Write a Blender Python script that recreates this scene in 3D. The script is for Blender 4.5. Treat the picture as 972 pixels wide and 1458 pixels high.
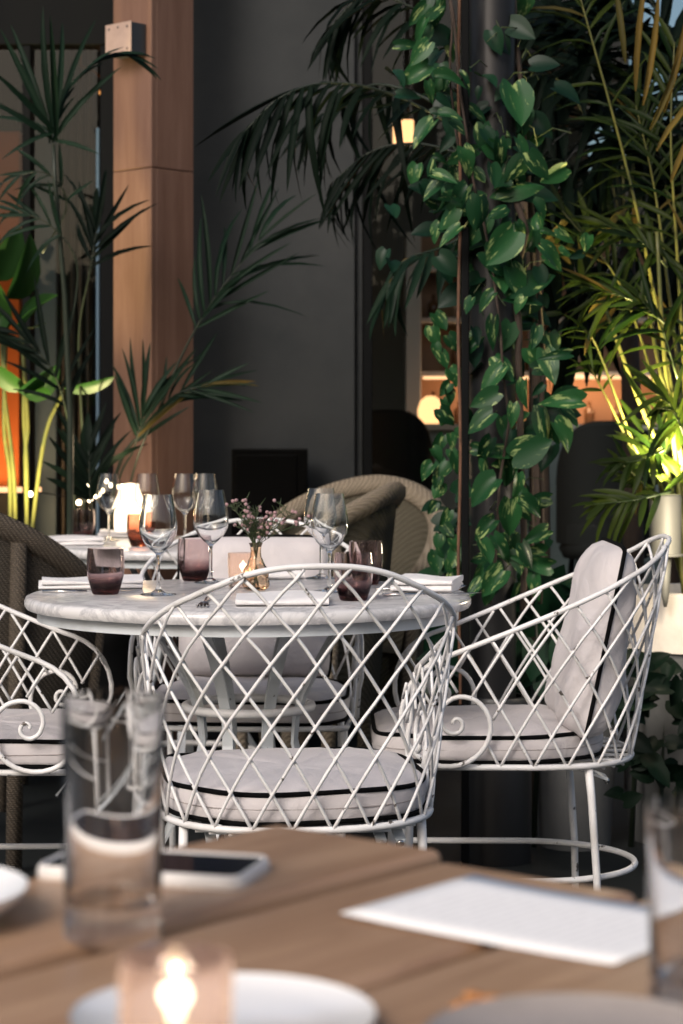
import bpy, bmesh, math, random
from mathutils import Vector, Matrix, Quaternion
R = math.radians
rnd = random.Random(7)
for o in list(bpy.data.objects):
    bpy.data.objects.remove(o)
scene = bpy.context.scene
C = scene.collection

# ------------------------------------------------------------------ camera, world, sun, exposure
FPX, CX, CY, HC = 3000.0, 486.0, 615.0, 1.067
cam = bpy.data.cameras.new("camera")
co = bpy.data.objects.new("camera", cam)
C.objects.link(co)
co.location = (0, 0, HC)
co.rotation_euler = (R(90), 0, 0)
cam.sensor_fit = 'VERTICAL'
cam.sensor_height = 36.0
cam.sensor_width = 24.0
cam.lens = 36.0 * FPX / 1458.0
cam.shift_y = -(729 - CY) / 1458.0
cam.clip_start = 0.05
cam.clip_end = 2000
cam.dof.use_dof = True
cam.dof.focus_distance = 3.7
cam.dof.aperture_fstop = 7.0
scene.camera = co

SUN_AZ, SUN_EL = R(208), R(34)          # azimuth measured from +Y towards +X
world = bpy.data.worlds.new("World")
scene.world = world
world.use_nodes = True
wn = world.node_tree
bg = wn.nodes['Background']
sky = wn.nodes.new('ShaderNodeTexSky')
sky.sky_type = 'NISHITA'
sky.sun_disc = False
sky.sun_elevation = SUN_EL
sky.sun_rotation = SUN_AZ
sky.dust_density = 5.0
sky.ozone_density = 0.6
wn.links.new(sky.outputs['Color'], bg.inputs['Color'])
bg.inputs['Strength'].default_value = 0.12
sl = bpy.data.lights.new("sun", 'SUN')
sl.energy = 1.5
sl.angle = R(20)
sl.color = (1.0, 0.95, 0.94)
so = bpy.data.objects.new("sun", sl)
C.objects.link(so)
sd = Vector((math.sin(SUN_AZ) * math.cos(SUN_EL), math.cos(SUN_AZ) * math.cos(SUN_EL), math.sin(SUN_EL)))
so.rotation_euler = sd.to_track_quat('Z', 'Y').to_euler()
so.location = sd * 20
scene.view_settings.view_transform = 'Standard'
scene.view_settings.look = 'None'
scene.view_settings.gamma = 1.0
scene.view_settings.use_curve_mapping = False
scene.view_settings.exposure = 0.18
cy = scene.cycles
cy.use_denoising = True
cy.max_bounces = 14
cy.transmission_bounces = 14
cy.transparent_max_bounces = 16
cy.diffuse_bounces = 3
cy.glossy_bounces = 5
cy.sample_clamp_indirect = 4.0
cy.blur_glossy = 0.5

def P(px, py, Y):
    """the point of the place seen at a pixel of the 972x1458 photograph, Y metres ahead"""
    return Vector(((px - CX) * Y / FPX, Y, HC - (py - CY) * Y / FPX))

# ------------------------------------------------------------------ object helpers
def new_obj(name, me, parent=None, loc=None):
    o = bpy.data.objects.new(name, me)
    C.objects.link(o)
    if parent is not None:
        o.parent = parent
    if loc is not None:
        o.location = loc
    return o

def tag(o, label, cat, group=None, kind=None):
    o['label'] = label
    o['category'] = cat
    if group: o['group'] = group
    if kind: o['kind'] = kind
    return o

def thing(name, label, cat, loc=(0, 0, 0), rz=0.0, group=None):
    o = new_obj(name, None, None, loc)
    o.empty_display_size = 0.05
    o.rotation_euler = (0, 0, rz)
    return tag(o, label, cat, group)

def kids(o):
    return [c for c in bpy.data.objects if c.parent is o]

def dup(root, loc, rz, label, group=None):
    tree = {}
    for c in bpy.data.objects:
        if c.parent: tree.setdefault(c.parent.name, []).append(c)
    def cp(o, par):
        n = o.copy(); C.objects.link(n); n.parent = par
        for ch in tree.get(o.name, ()): cp(ch, n)
        return n
    r = cp(root, None)
    r.location = loc; r.rotation_euler = (0, 0, rz); r['label'] = label
    if group: r['group'] = group
    return r

class MB:
    def __init__(s):
        s.v = []; s.f = []; s.m = []
    def add(s, vs, fs, m=0):
        b = len(s.v)
        s.v.extend([tuple(v) for v in vs])
        s.f.extend([tuple(i + b for i in f) for f in fs])
        s.m.extend([m] * len(fs))
    def tube(s, pts, r, n=8, closed=False, cap=True, m=0, flat=None):
        pts = [Vector(p) for p in pts]
        N = len(pts)
        rs = r if isinstance(r, (list, tuple)) else [r] * N
        tang = []
        for i in range(N):
            a = pts[i - 1] if (i > 0 or closed) else pts[i]
            b = pts[(i + 1) % N] if (i < N - 1 or closed) else pts[i]
            t = (b - a)
            tang.append(t.normalized() if t.length > 1e-9 else Vector((0, 0, 1)))
        t0 = tang[0]
        ref = Vector((0, 0, 1)) if abs(t0.z) < 0.9 else Vector((1, 0, 0))
        nn = (ref - t0 * ref.dot(t0)).normalized()
        vs = []
        for i in range(N):
            t = tang[i]
            nn = (nn - t * nn.dot(t))
            nn = nn.normalized() if nn.length > 1e-9 else t.orthogonal().normalized()
            bb = t.cross(nn)
            for k in range(n):
                a = 2 * math.pi * k / n
                rr = rs[i]
                fx, fy = (flat if flat else (1, 1))
                vs.append(pts[i] + nn * (math.cos(a) * rr * fx) + bb * (math.sin(a) * rr * fy))
        fs = []
        M = N if closed else N - 1
        for i in range(M):
            j = (i + 1) % N
            for k in range(n):
                l = (k + 1) % n
                fs.append((i * n + k, i * n + l, j * n + l, j * n + k))
        if cap and not closed:
            fs.append(tuple(range(n))[::-1])
            fs.append(tuple((N - 1) * n + k for k in range(n)))
        s.add(vs, fs, m)
    def lathe(s, prof, n=32, c=(0, 0, 0), m=0, closed=False):
        vs = []; fs = []
        c = Vector(c)
        idx = []
        for (r, z) in prof:
            if r < 1e-6:
                idx.append([len(vs)]); vs.append(c + Vector((0, 0, z)))
            else:
                idx.append(list(range(len(vs), len(vs) + n)))
                for k in range(n):
                    a = 2 * math.pi * k / n
                    vs.append(c + Vector((r * math.cos(a), r * math.sin(a), z)))
        L = len(prof)
        for i in range(L if closed else L - 1):
            a, b = idx[i], idx[(i + 1) % L]
            for k in range(n):
                l = (k + 1) % n
                if len(a) == 1 and len(b) == 1: continue
                if len(a) == 1: fs.append((a[0], b[l], b[k]))
                elif len(b) == 1: fs.append((a[k], a[l], b[0]))
                else: fs.append((a[k], a[l], b[l], b[k]))
        s.add(vs, fs, m)
    def box(s, c, size, rot=None, m=0):
        c = Vector(c); hx, hy, hz = size[0] / 2, size[1] / 2, size[2] / 2
        vs = [Vector((x, y, z)) for x in (-hx, hx) for y in (-hy, hy) for z in (-hz, hz)]
        if rot is not None: vs = [rot @ v for v in vs]
        vs = [v + c for v in vs]
        s.add(vs, [(0, 1, 3, 2), (4, 6, 7, 5), (0, 4, 5, 1), (2, 3, 7, 6), (0, 2, 6, 4), (1, 5, 7, 3)], m)
    def grid(s, fn, nu, nv, m=0, wrapu=False):
        vs = []; fs = []
        for j in range(nv + 1):
            for i in range(nu if wrapu else nu + 1):
                vs.append(fn(i / nu, j / nv))
        W = nu if wrapu else nu + 1
        for j in range(nv):
            for i in range(nu):
                i2 = (i + 1) % W
                fs.append((j * W + i, j * W + i2, (j + 1) * W + i2, (j + 1) * W + i))
        s.add(vs, fs, m)
    def mesh(s, name, mats, smooth=True, bevel=0, seg=2, sharp=None):
        me = bpy.data.meshes.new(name)
        me.from_pydata(s.v, [], s.f)
        bm = bmesh.new(); bm.from_mesh(me)
        if bevel:
            bmesh.ops.bevel(bm, geom=list(bm.edges), offset=bevel, segments=seg, profile=0.5, affect='EDGES')
        bmesh.ops.recalc_face_normals(bm, faces=list(bm.faces))
        bm.to_mesh(me); bm.free()
        for mt in (mats if isinstance(mats, (list, tuple)) else [mats]):
            me.materials.append(mt)
        if not bevel:
            me.polygons.foreach_set('material_index', s.m)
        me.polygons.foreach_set('use_smooth', [smooth] * len(me.polygons))
        me.update()
        if sharp: me.set_sharp_from_angle(angle=R(sharp))
        return me
    def build(s, name, mats, parent=None, smooth=True, loc=None, bevel=0, seg=2, sharp=None):
        me = s.mesh(name, mats, smooth, bevel, seg)
        if smooth and sharp:
            try: me.set_sharp_from_angle(angle=R(sharp))
            except Exception: pass
        return new_obj(name, me, parent, loc)

def rbox(name, c, size, mat, parent=None, rot=None, bevel=0.004, seg=2):
    b = MB(); b.box(c, size, rot)
    return b.build(name, mat, parent, smooth=False, bevel=bevel, seg=seg)

# ------------------------------------------------------------------ materials
def M(name, col, rough=0.5, metal=0.0, spec=0.5, noise=None, bump=None, coat=0.0, sheen=0.0):
    """noise=(scale, second colour, amount)   bump=(scale, strength)"""
    m = bpy.data.materials.new(name); m.use_nodes = True
    nt = m.node_tree; b = nt.nodes['Principled BSDF']
    b.inputs['Base Color'].default_value = (*col, 1)
    b.inputs['Roughness'].default_value = rough
    b.inputs['Metallic'].default_value = metal
    b.inputs['Specular IOR Level'].default_value = spec
    b.inputs['Coat Weight'].default_value = coat
    b.inputs['Sheen Weight'].default_value = sheen
    tc = nt.nodes.new('ShaderNodeTexCoord')
    if noise:
        n = nt.nodes.new('ShaderNodeTexNoise'); n.inputs['Scale'].default_value = noise[0]
        n.inputs['Detail'].default_value = 6; n.inputs['Roughness'].default_value = .65
        nt.links.new(tc.outputs['Object'], n.inputs['Vector'])
        rp = nt.nodes.new('ShaderNodeMapRange')
        rp.inputs[1].default_value = .35; rp.inputs[2].default_value = .68
        rp.inputs[3].default_value = 0; rp.inputs[4].default_value = noise[2]
        nt.links.new(n.outputs['Fac'], rp.inputs[0])
        mx = nt.nodes.new('ShaderNodeMix'); mx.data_type = 'RGBA'
        mx.inputs[6].default_value = (*col, 1); mx.inputs[7].default_value = (*noise[1], 1)
        nt.links.new(rp.outputs[0], mx.inputs[0])
        nt.links.new(mx.outputs[2], b.inputs['Base Color'])
    if bump:
        n2 = nt.nodes.new('ShaderNodeTexNoise'); n2.inputs['Scale'].default_value = bump[0]
        n2.inputs['Detail'].default_value = 4
        nt.links.new(tc.outputs['Object'], n2.inputs['Vector'])
        bp = nt.nodes.new('ShaderNodeBump'); bp.inputs['Strength'].default_value = bump[1]
        bp.inputs['Distance'].default_value = 0.004
        nt.links.new(n2.outputs['Fac'], bp.inputs['Height'])
        nt.links.new(bp.outputs[0], b.inputs['Normal'])
    return m

def nodes_of(m):
    return m.node_tree, m.node_tree.nodes['Principled BSDF']

def add_nodes(nt, typ, **kw):
    n = nt.nodes.new(typ)
    for k, v in kw.items(): setattr(n, k, v)
    return n

def emis(name, col, strength):
    m = bpy.data.materials.new(name); m.use_nodes = True
    nt = m.node_tree; nt.nodes.clear()
    o = nt.nodes.new('ShaderNodeOutputMaterial'); e = nt.nodes.new('ShaderNodeEmission')
    e.inputs[0].default_value = (*col, 1); e.inputs[1].default_value = strength
    nt.links.new(e.outputs[0], o.inputs[0])
    return m

def painted_metal(name, col, chips=0.69):
    m = M(name, col, rough=0.42, spec=0.5)
    nt, b = nodes_of(m)
    tc = nt.nodes.new('ShaderNodeTexCoord')
    n = add_nodes(nt, 'ShaderNodeTexNoise'); n.inputs['Scale'].default_value = 38; n.inputs['Detail'].default_value = 5
    n.inputs['Roughness'].default_value = .6
    n2 = add_nodes(nt, 'ShaderNodeTexNoise'); n2.inputs['Scale'].default_value = 9; n2.inputs['Detail'].default_value = 5
    for q in (n, n2): nt.links.new(tc.outputs['Object'], q.inputs['Vector'])
    r = add_nodes(nt, 'ShaderNodeMapRange'); r.inputs[1].default_value = chips; r.inputs[2].default_value = chips + .03
    nt.links.new(n.outputs['Fac'], r.inputs[0])
    mx0 = add_nodes(nt, 'ShaderNodeMix', data_type='RGBA')
    mx0.inputs[6].default_value = (*col, 1); mx0.inputs[7].default_value = (col[0] * .72, col[1] * .71, col[2] * .69, 1)
    r2 = add_nodes(nt, 'ShaderNodeMapRange'); r2.inputs[1].default_value = .45; r2.inputs[2].default_value = .72
    nt.links.new(n2.outputs['Fac'], r2.inputs[0]); nt.links.new(r2.outputs[0], mx0.inputs[0])
    mx = add_nodes(nt, 'ShaderNodeMix', data_type='RGBA')
    mx.inputs[7].default_value = (.09, .075, .065, 1)
    nt.links.new(r.outputs[0], mx.inputs[0]); nt.links.new(mx0.outputs[2], mx.inputs[6])
    nt.links.new(mx.outputs[2], b.inputs['Base Color'])
    bp = add_nodes(nt, 'ShaderNodeBump'); bp.inputs['Strength'].default_value = .35; bp.inputs['Distance'].default_value = .002
    nt.links.new(n.outputs['Fac'], bp.inputs['Height']); nt.links.new(bp.outputs[0], b.inputs['Normal'])
    return m

def fabric(name, col):
    m = M(name, col, rough=0.92, spec=0.15, sheen=0.15)
    nt, b = nodes_of(m)
    tc = nt.nodes.new('ShaderNodeTexCoord')
    w = add_nodes(nt, 'ShaderNodeTexNoise'); w.inputs['Scale'].default_value = 420; w.inputs['Detail'].default_value = 2
    l = add_nodes(nt, 'ShaderNodeTexNoise'); l.inputs['Scale'].default_value = 11; l.inputs['Detail'].default_value = 4
    for q in (w, l): nt.links.new(tc.outputs['Object'], q.inputs['Vector'])
    l.inputs['Distortion'].default_value = .8
    ad = add_nodes(nt, 'ShaderNodeMath', operation='MULTIPLY_ADD'); ad.inputs[1].default_value = .06
    nt.links.new(w.outputs['Fac'], ad.inputs[0]); nt.links.new(l.outputs['Fac'], ad.inputs[2])
    bp = add_nodes(nt, 'ShaderNodeBump'); bp.inputs['Strength'].default_value = .5; bp.inputs['Distance'].default_value = .018
    nt.links.new(ad.outputs[0], bp.inputs['Height']); nt.links.new(bp.outputs[0], b.inputs['Normal'])
    mx = add_nodes(nt, 'ShaderNodeMix', data_type='RGBA')
    mx.inputs[6].default_value = (*col, 1); mx.inputs[7].default_value = (col[0] * .84, col[1] * .82, col[2] * .82, 1)
    nt.links.new(l.outputs['Fac'], mx.inputs[0]); nt.links.new(mx.outputs[2], b.inputs['Base Color'])
    return m

def wood(name, c1, c2, rough, axis_scale, scale=1.0):
    m = M(name, c1, rough=rough, spec=0.35)
    nt, b = nodes_of(m)
    tc = nt.nodes.new('ShaderNodeTexCoord')
    mp = add_nodes(nt, 'ShaderNodeMapping'); mp.inputs['Scale'].default_value = axis_scale
    oi = nt.nodes.new('ShaderNodeObjectInfo')
    ad = add_nodes(nt, 'ShaderNodeVectorMath', operation='ADD')
    ml = add_nodes(nt, 'ShaderNodeMath', operation='MULTIPLY'); ml.inputs[1].default_value = 17.0
    nt.links.new(oi.outputs['Random'], ml.inputs[0]); nt.links.new(ml.outputs[0], ad.inputs[1])
    nt.links.new(tc.outputs['Object'], mp.inputs[0]); nt.links.new(mp.outputs[0], ad.inputs[0])
    n = add_nodes(nt, 'ShaderNodeTexNoise'); n.inputs['Scale'].default_value = scale; n.inputs['Detail'].default_value = 7
    n.inputs['Roughness'].default_value = .7; n.inputs['Distortion'].default_value = .6
    nt.links.new(ad.outputs[0], n.inputs['Vector'])
    rp = add_nodes(nt, 'ShaderNodeMapRange'); rp.inputs[1].default_value = .3; rp.inputs[2].default_value = .72
    nt.links.new(n.outputs['Fac'], rp.inputs[0])
    mx = add_nodes(nt, 'ShaderNodeMix', data_type='RGBA')
    mx.inputs[6].default_value = (*c1, 1); mx.inputs[7].default_value = (*c2, 1)
    nt.links.new(rp.outputs[0], mx.inputs[0]); nt.links.new(mx.outputs[2], b.inputs['Base Color'])
    bp = add_nodes(nt, 'ShaderNodeBump'); bp.inputs['Strength'].default_value = .25; bp.inputs['Distance'].default_value = .002
    nt.links.new(n.outputs['Fac'], bp.inputs['Height']); nt.links.new(bp.outputs[0], b.inputs['Normal'])
    return m

def glass(name, col=(1, 1, 1), ior=1.5, rough=0.0):
    m = bpy.data.materials.new(name); m.use_nodes = True
    nt = m.node_tree; nt.nodes.clear()
    o = nt.nodes.new('ShaderNodeOutputMaterial'); g = nt.nodes.new('ShaderNodeBsdfGlass')
    g.inputs['Color'].default_value = (*col, 1); g.inputs['IOR'].default_value = ior; g.inputs['Roughness'].default_value = rough
    nt.links.new(g.outputs[0], o.inputs[0])
    return m

def ombre_glass(name, bottom, top, z0, z1):
    m = glass(name); nt = m.node_tree
    g = [n for n in nt.nodes if n.type == 'BSDF_GLASS'][0]
    tc = nt.nodes.new('ShaderNodeTexCoord'); sp = nt.nodes.new('ShaderNodeSeparateXYZ')
    nt.links.new(tc.outputs['Object'], sp.inputs[0])
    r = nt.nodes.new('ShaderNodeMapRange'); r.inputs[1].default_value = z0; r.inputs[2].default_value = z1
    nt.links.new(sp.outputs[2], r.inputs[0])
    mx = add_nodes(nt, 'ShaderNodeMix', data_type='RGBA')
    mx.inputs[6].default_value = (*bottom, 1); mx.inputs[7].default_value = (*top, 1)
    nt.links.new(r.outputs[0], mx.inputs[0]); nt.links.new(mx.outputs[2], g.inputs['Color'])
    return m

def window_glass(name, tint=(.8, .86, .86)):
    m = bpy.data.materials.new(name); m.use_nodes = True
    nt = m.node_tree; nt.nodes.clear()
    o = nt.nodes.new('ShaderNodeOutputMaterial')
    t = nt.nodes.new('ShaderNodeBsdfTransparent'); t.inputs[0].default_value = (*tint, 1)
    g = nt.nodes.new('ShaderNodeBsdfGlossy'); g.inputs['Roughness'].default_value = 0.01
    f = nt.nodes.new('ShaderNodeFresnel'); f.inputs[0].default_value = 1.45
    mx = nt.nodes.new('ShaderNodeMixShader')
    nt.links.new(f.outputs[0], mx.inputs[0]); nt.links.new(t.outputs[0], mx.inputs[1]); nt.links.new(g.outputs[0], mx.inputs[2])
    nt.links.new(mx.outputs[0], o.inputs[0])
    return m

def leaf_mat(name, c1, c2, rough=.4, trans=.3, vari=None, vein=False, spec=.35):
    """leaf blade: tone differs from leaf to leaf, some light comes through; vari = cream patches"""
    m = bpy.data.materials.new(name); m.use_nodes = True
    nt, b = nodes_of(m)
    b.inputs['Roughness'].default_value = rough
    b.inputs['Specular IOR Level'].default_value = spec
    out = [n for n in nt.nodes if n.type == 'OUTPUT_MATERIAL'][0]
    oi = nt.nodes.new('ShaderNodeObjectInfo'); tc = nt.nodes.new('ShaderNodeTexCoord')
    mx = add_nodes(nt, 'ShaderNodeMix', data_type='RGBA')
    mx.inputs[6].default_value = (*c1, 1); mx.inputs[7].default_value = (*c2, 1)
    nt.links.new(oi.outputs['Random'], mx.inputs[0])
    col = mx.outputs[2]
    if vari:
        ml = add_nodes(nt, 'ShaderNodeMath', operation='MULTIPLY'); ml.inputs[1].default_value = 91.0
        nt.links.new(oi.outputs['Random'], ml.inputs[0])
        mp = add_nodes(nt, 'ShaderNodeMapping'); mp.inputs['Scale'].default_value = (6, 1.7, 2)
        mp.inputs['Rotation'].default_value = (0, 0, .5)
        nt.links.new(tc.outputs['Object'], mp.inputs[0])
        ad = add_nodes(nt, 'ShaderNodeVectorMath', operation='ADD')
        nt.links.new(mp.outputs[0], ad.inputs[0]); nt.links.new(ml.outputs[0], ad.inputs[1])
        n = add_nodes(nt, 'ShaderNodeTexNoise'); n.inputs['Scale'].default_value = 1.0; n.inputs['Detail'].default_value = 5
        n.inputs['Roughness'].default_value = .6
        nt.links.new(ad.outputs[0], n.inputs['Vector'])
        r = add_nodes(nt, 'ShaderNodeMapRange'); r.inputs[1].default_value = .575; r.inputs[2].default_value = .64
        nt.links.new(n.outputs['Fac'], r.inputs[0])
        mv = add_nodes(nt, 'ShaderNodeMix', data_type='RGBA')
        mv.inputs[7].default_value = (*vari, 1)
        nt.links.new(r.outputs[0], mv.inputs[0]); nt.links.new(col, mv.inputs[6])
        col = mv.outputs[2]
    if vein:
        n3 = add_nodes(nt, 'ShaderNodeTexWave'); n3.inputs['Scale'].default_value = 2.2; n3.inputs['Distortion'].default_value = 5
        n3.bands_direction = 'Y'
        nt.links.new(tc.outputs['Object'], n3.inputs['Vector'])
        bp = add_nodes(nt, 'ShaderNodeBump'); bp.inputs['Strength'].default_value = .12; bp.inputs['Distance'].default_value = .02
        nt.links.new(n3.outputs['Fac'], bp.inputs['Height']); nt.links.new(bp.outputs[0], b.inputs['Normal'])
    nt.links.new(col, b.inputs['Base Color'])
    tr = nt.nodes.new('ShaderNodeBsdfTranslucent'); nt.links.new(col, tr.inputs[0])
    ms = nt.nodes.new('ShaderNodeMixShader'); ms.inputs[0].default_value = trans
    nt.links.new(b.outputs[0], ms.inputs[1]); nt.links.new(tr.outputs[0], ms.inputs[2])
    nt.links.new(ms.outputs[0], out.inputs[0])
    return m

def marble(name):
    m = M(name, (.60, .60, .61), rough=.22, spec=.5)
    nt, b = nodes_of(m)
    tc = nt.nodes.new('ShaderNodeTexCoord')
    n = add_nodes(nt, 'ShaderNodeTexNoise'); n.inputs['Scale'].default_value = 7; n.inputs['Detail'].default_value = 8
    n.inputs['Roughness'].default_value = .65; n.inputs['Distortion'].default_value = 1.6
    nt.links.new(tc.outputs['Object'], n.inputs['Vector'])
    s = add_nodes(nt, 'ShaderNodeMath', operation='SUBTRACT'); s.inputs[1].default_value = .5
    a = add_nodes(nt, 'ShaderNodeMath', operation='ABSOLUTE')
    nt.links.new(n.outputs['Fac'], s.inputs[0]); nt.links.new(s.outputs[0], a.inputs[0])
    r = add_nodes(nt, 'ShaderNodeMapRange'); r.inputs[1].default_value = 0; r.inputs[2].default_value = .07
    r.inputs[3].default_value = 1; r.inputs[4].default_value = 0
    nt.links.new(a.outputs[0], r.inputs[0])
    n2 = add_nodes(nt, 'ShaderNodeTexNoise'); n2.inputs['Scale'].default_value = 16; n2.inputs['Detail'].default_value = 6
    nt.links.new(tc.outputs['Object'], n2.inputs['Vector'])
    mu = add_nodes(nt, 'ShaderNodeMath', operation='MULTIPLY')
    nt.links.new(r.outputs[0], mu.inputs[0]); nt.links.new(n2.outputs['Fac'], mu.inputs[1])
    mx = add_nodes(nt, 'ShaderNodeMix', data_type='RGBA')
    mx.inputs[6].default_value = (.66, .65, .65, 1); mx.inputs[7].default_value = (.27, .27, .29, 1)
    nt.links.new(mu.outputs[0], mx.inputs[0]); nt.links.new(mx.outputs[2], b.inputs['Base Color'])
    return m

def wicker(name, col):
    m = M(name, col, rough=.7, spec=.25)
    nt, b = nodes_of(m)
    tc = nt.nodes.new('ShaderNodeTexCoord')
    w1 = add_nodes(nt, 'ShaderNodeTexWave'); w1.bands_direction = 'Z'; w1.inputs['Scale'].default_value = 60; w1.inputs['Distortion'].default_value = 1.4
    w1.inputs['Detail'].default_value = 2; w1.inputs['Detail Scale'].default_value = 3
    w2 = add_nodes(nt, 'ShaderNodeTexWave'); w2.bands_direction = 'DIAGONAL'; w2.inputs['Scale'].default_value = 40; w2.inputs['Distortion'].default_value = .6
    for q in (w1, w2): nt.links.new(tc.outputs['Object'], q.inputs['Vector'])
    mu = add_nodes(nt, 'ShaderNodeMath', operation='MULTIPLY')
    nt.links.new(w1.outputs['Fac'], mu.inputs[0]); nt.links.new(w2.outputs['Fac'], mu.inputs[1])
    mx = add_nodes(nt, 'ShaderNodeMix', data_type='RGBA')
    mx.inputs[6].default_value = (col[0] * .45, col[1] * .43, col[2] * .4, 1); mx.inputs[7].default_value = (col[0] * 1.3, col[1] * 1.3, col[2] * 1.3, 1)
    nt.links.new(mu.outputs[0], mx.inputs[0]); nt.links.new(mx.outputs[2], b.inputs['Base Color'])
    bp = add_nodes(nt, 'ShaderNodeBump'); bp.inputs['Strength'].default_value = .8; bp.inputs['Distance'].default_value = .006
    nt.links.new(mu.outputs[0], bp.inputs['Height']); nt.links.new(bp.outputs[0], b.inputs['Normal'])
    return m

m_white = painted_metal("white_paint", (.78, .775, .775), .642)
m_strap = painted_metal("grey_white_paint", (.60, .64, .67), .68)
m_fab = fabric("linen_fabric", (.60, .57, .575))
m_fab2 = fabric("grey_linen", (.34, .31, .30))
m_pipe = M("black_piping", (.003, .003, .0033), rough=.9, spec=.08)
m_marble = marble("white_marble")
m_linen = fabric("white_napkin", (.80, .79, .79))
m_wine = glass("clear_glass", (.985, .99, .99), 1.48)
m_clear = glass('tumbler_glass', (.995, .995, .995), 1.38)
m_tumb = ombre_glass("mauve_glass", (.42, .28, .28), (.90, .85, .85), 0.006, 0.05)
m_red = ombre_glass("amber_red_glass", (.60, .36, .28), (.92, .74, .66), 0.006, 0.07)
m_amber = glass("amber_glass", (.995, .925, .84), 1.45, .03)
m_rose = glass("rose_glass", (.98, .90, .86), 1.42, .10)
_nt = m_rose.node_tree; _g = [n for n in _nt.nodes if n.type == 'BSDF_GLASS'][0]; _o = [n for n in _nt.nodes if n.type == 'OUTPUT_MATERIAL'][0]
_t = _nt.nodes.new('ShaderNodeBsdfTranslucent'); _t.inputs[0].default_value = (.90, .80, .77, 1)
_m = _nt.nodes.new('ShaderNodeMixShader'); _m.inputs[0].default_value = .17
_nt.links.new(_g.outputs[0], _m.inputs[1]); _nt.links.new(_t.outputs[0], _m.inputs[2]); _nt.links.new(_m.outputs[0], _o.inputs[0])
m_steel = M("polished_steel", (.55, .54, .53), rough=.16, metal=1.0)
m_wax = M("wax", (.78, .68, .52), rough=.5)
m_table = wood("brown_oak", (.29, .160, .088), (.52, .33, .205), .42, (3.0, 40, 30), 1.0)
m_pillar = wood("pillar_oak", (.132, .068, .044), (.205, .116, .082), .55, (14, 14, 1.2), 1.4)
m_dish = M("white_porcelain", (.80, .80, .80), rough=.12, coat=.3)
m_stone = M("grey_stoneware", (.33, .29, .27), rough=.4, noise=(30, (.26, .23, .21), .7))
m_paper = M("white_paper", (.88, .87, .86), rough=.8, spec=.2)
def printed(m):
    nt, b = nodes_of(m)
    tc = nt.nodes.new('ShaderNodeTexCoord'); sp_ = nt.nodes.new('ShaderNodeSeparateXYZ'); nt.links.new(tc.outputs['Object'], sp_.inputs[0])
    def math_(op, a, bb):
        n = add_nodes(nt, 'ShaderNodeMath', operation=op)
        for i, v in enumerate((a, bb)):
            if v is None: continue
            if isinstance(v, (int, float)): n.inputs[i].default_value = v
            else: nt.links.new(v, n.inputs[i])
        return n.outputs[0]
    row = math_('FRACT', math_('MULTIPLY', sp_.outputs[0], 110.0), None)
    ink = math_('LESS_THAN', row, .34)
    n = add_nodes(nt, 'ShaderNodeTexNoise'); n.inputs['Scale'].default_value = 1.0; n.inputs['Detail'].default_value = 1
    mp = add_nodes(nt, 'ShaderNodeMapping'); mp.inputs['Scale'].default_value = (60, 420, 1)
    nt.links.new(tc.outputs['Object'], mp.inputs[0]); nt.links.new(mp.outputs[0], n.inputs['Vector'])
    ink = math_('MULTIPLY', ink, math_('GREATER_THAN', n.outputs['Fac'], .46))
    ink = math_('MULTIPLY', ink, math_('LESS_THAN', math_('ABSOLUTE', sp_.outputs[1], None), .045))
    ink = math_('MULTIPLY', ink, math_('LESS_THAN', math_('ABSOLUTE', sp_.outputs[0], None), .085))
    mx = add_nodes(nt, 'ShaderNodeMix', data_type='RGBA'); mx.inputs[6].default_value = (.88, .87, .86, 1); mx.inputs[7].default_value = (.73, .72, .72, 1)
    nt.links.new(ink, mx.inputs[0]); nt.links.new(mx.outputs[2], b.inputs['Base Color'])
printed(m_paper)
m_case = M("cream_phone_case", (.74, .71, .68), rough=.45)
m_screen = M("phone_glass", (.012, .014, .022), rough=.05, spec=.6)
m_wall = M("charcoal_plaster", (.033, .0365, .0385), rough=.9, spec=.1, noise=(2.0, (.052, .0545, .0555), .9), bump=(14, .35))
m_black = M("black_metal", (.004, .0045, .005), rough=.6, spec=.08)
m_col = M("dark_steel", (.030, .030, .032), rough=.38, metal=.6, noise=(5, (.016, .016, .017), .7))
m_rust = M("rusty_cane", (.16, .075, .04), rough=.8, noise=(30, (.07, .035, .02), .9))
m_floor = M("slate_floor", (.008, .0105, .0115), rough=.6, spec=.25, noise=(3, (.014, .017, .018), .9), bump=(25, .15))
m_wick = wicker("brown_wicker", (.075, .065, .053))
m_wick2 = wicker("pale_wicker", (.13, .108, .085))
m_wick3 = wicker("khaki_wicker", (.13, .12, .09))
m_wick4 = wicker("khaki_rim", (.34, .29, .225))
m_winglass = window_glass("window_glass")
m_plate = M("brushed_plate", (.50, .36, .29), rough=.5, metal=.1, noise=(14, (.38, .27, .22), .8))
m_darkmetal = M("grey_metal", (.05, .055, .06), rough=.4, metal=.4)
m_int = M("interior_wall", (.13, .14, .145), rough=.9, spec=.1)
m_curtain = M("brown_curtain", (.035, .031, .027), rough=.9)
m_bluegrey = M("daylight_blue_grey", (.06, .11, .16), rough=.6)  # blue-grey colour stands in for daylight in the door glass
m_orange = M("orange_plaster", (.42, .105, .018), rough=.85, noise=(3, (.33, .08, .014), .6))
m_shelf = M("pale_shelf", (.42, .40, .38), rough=.5)
m_barback = M("bar_back_panel", (.32, .17, .10), rough=.6)
m_counter = M("slate_counter", (.16, .19, .20), rough=.5)
m_bottle = M("bottle_brown", (.10, .045, .02), rough=.15)
m_bottle2 = M("bottle_pale", (.30, .20, .13), rough=.2)
m_upholst = M("black_upholstery", (.004, .0045, .005), rough=.8)
m_pot = M("cream_stone", (.62, .575, .51), rough=.85, noise=(9, (.46, .42, .37), .8), bump=(30, .35))
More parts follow.
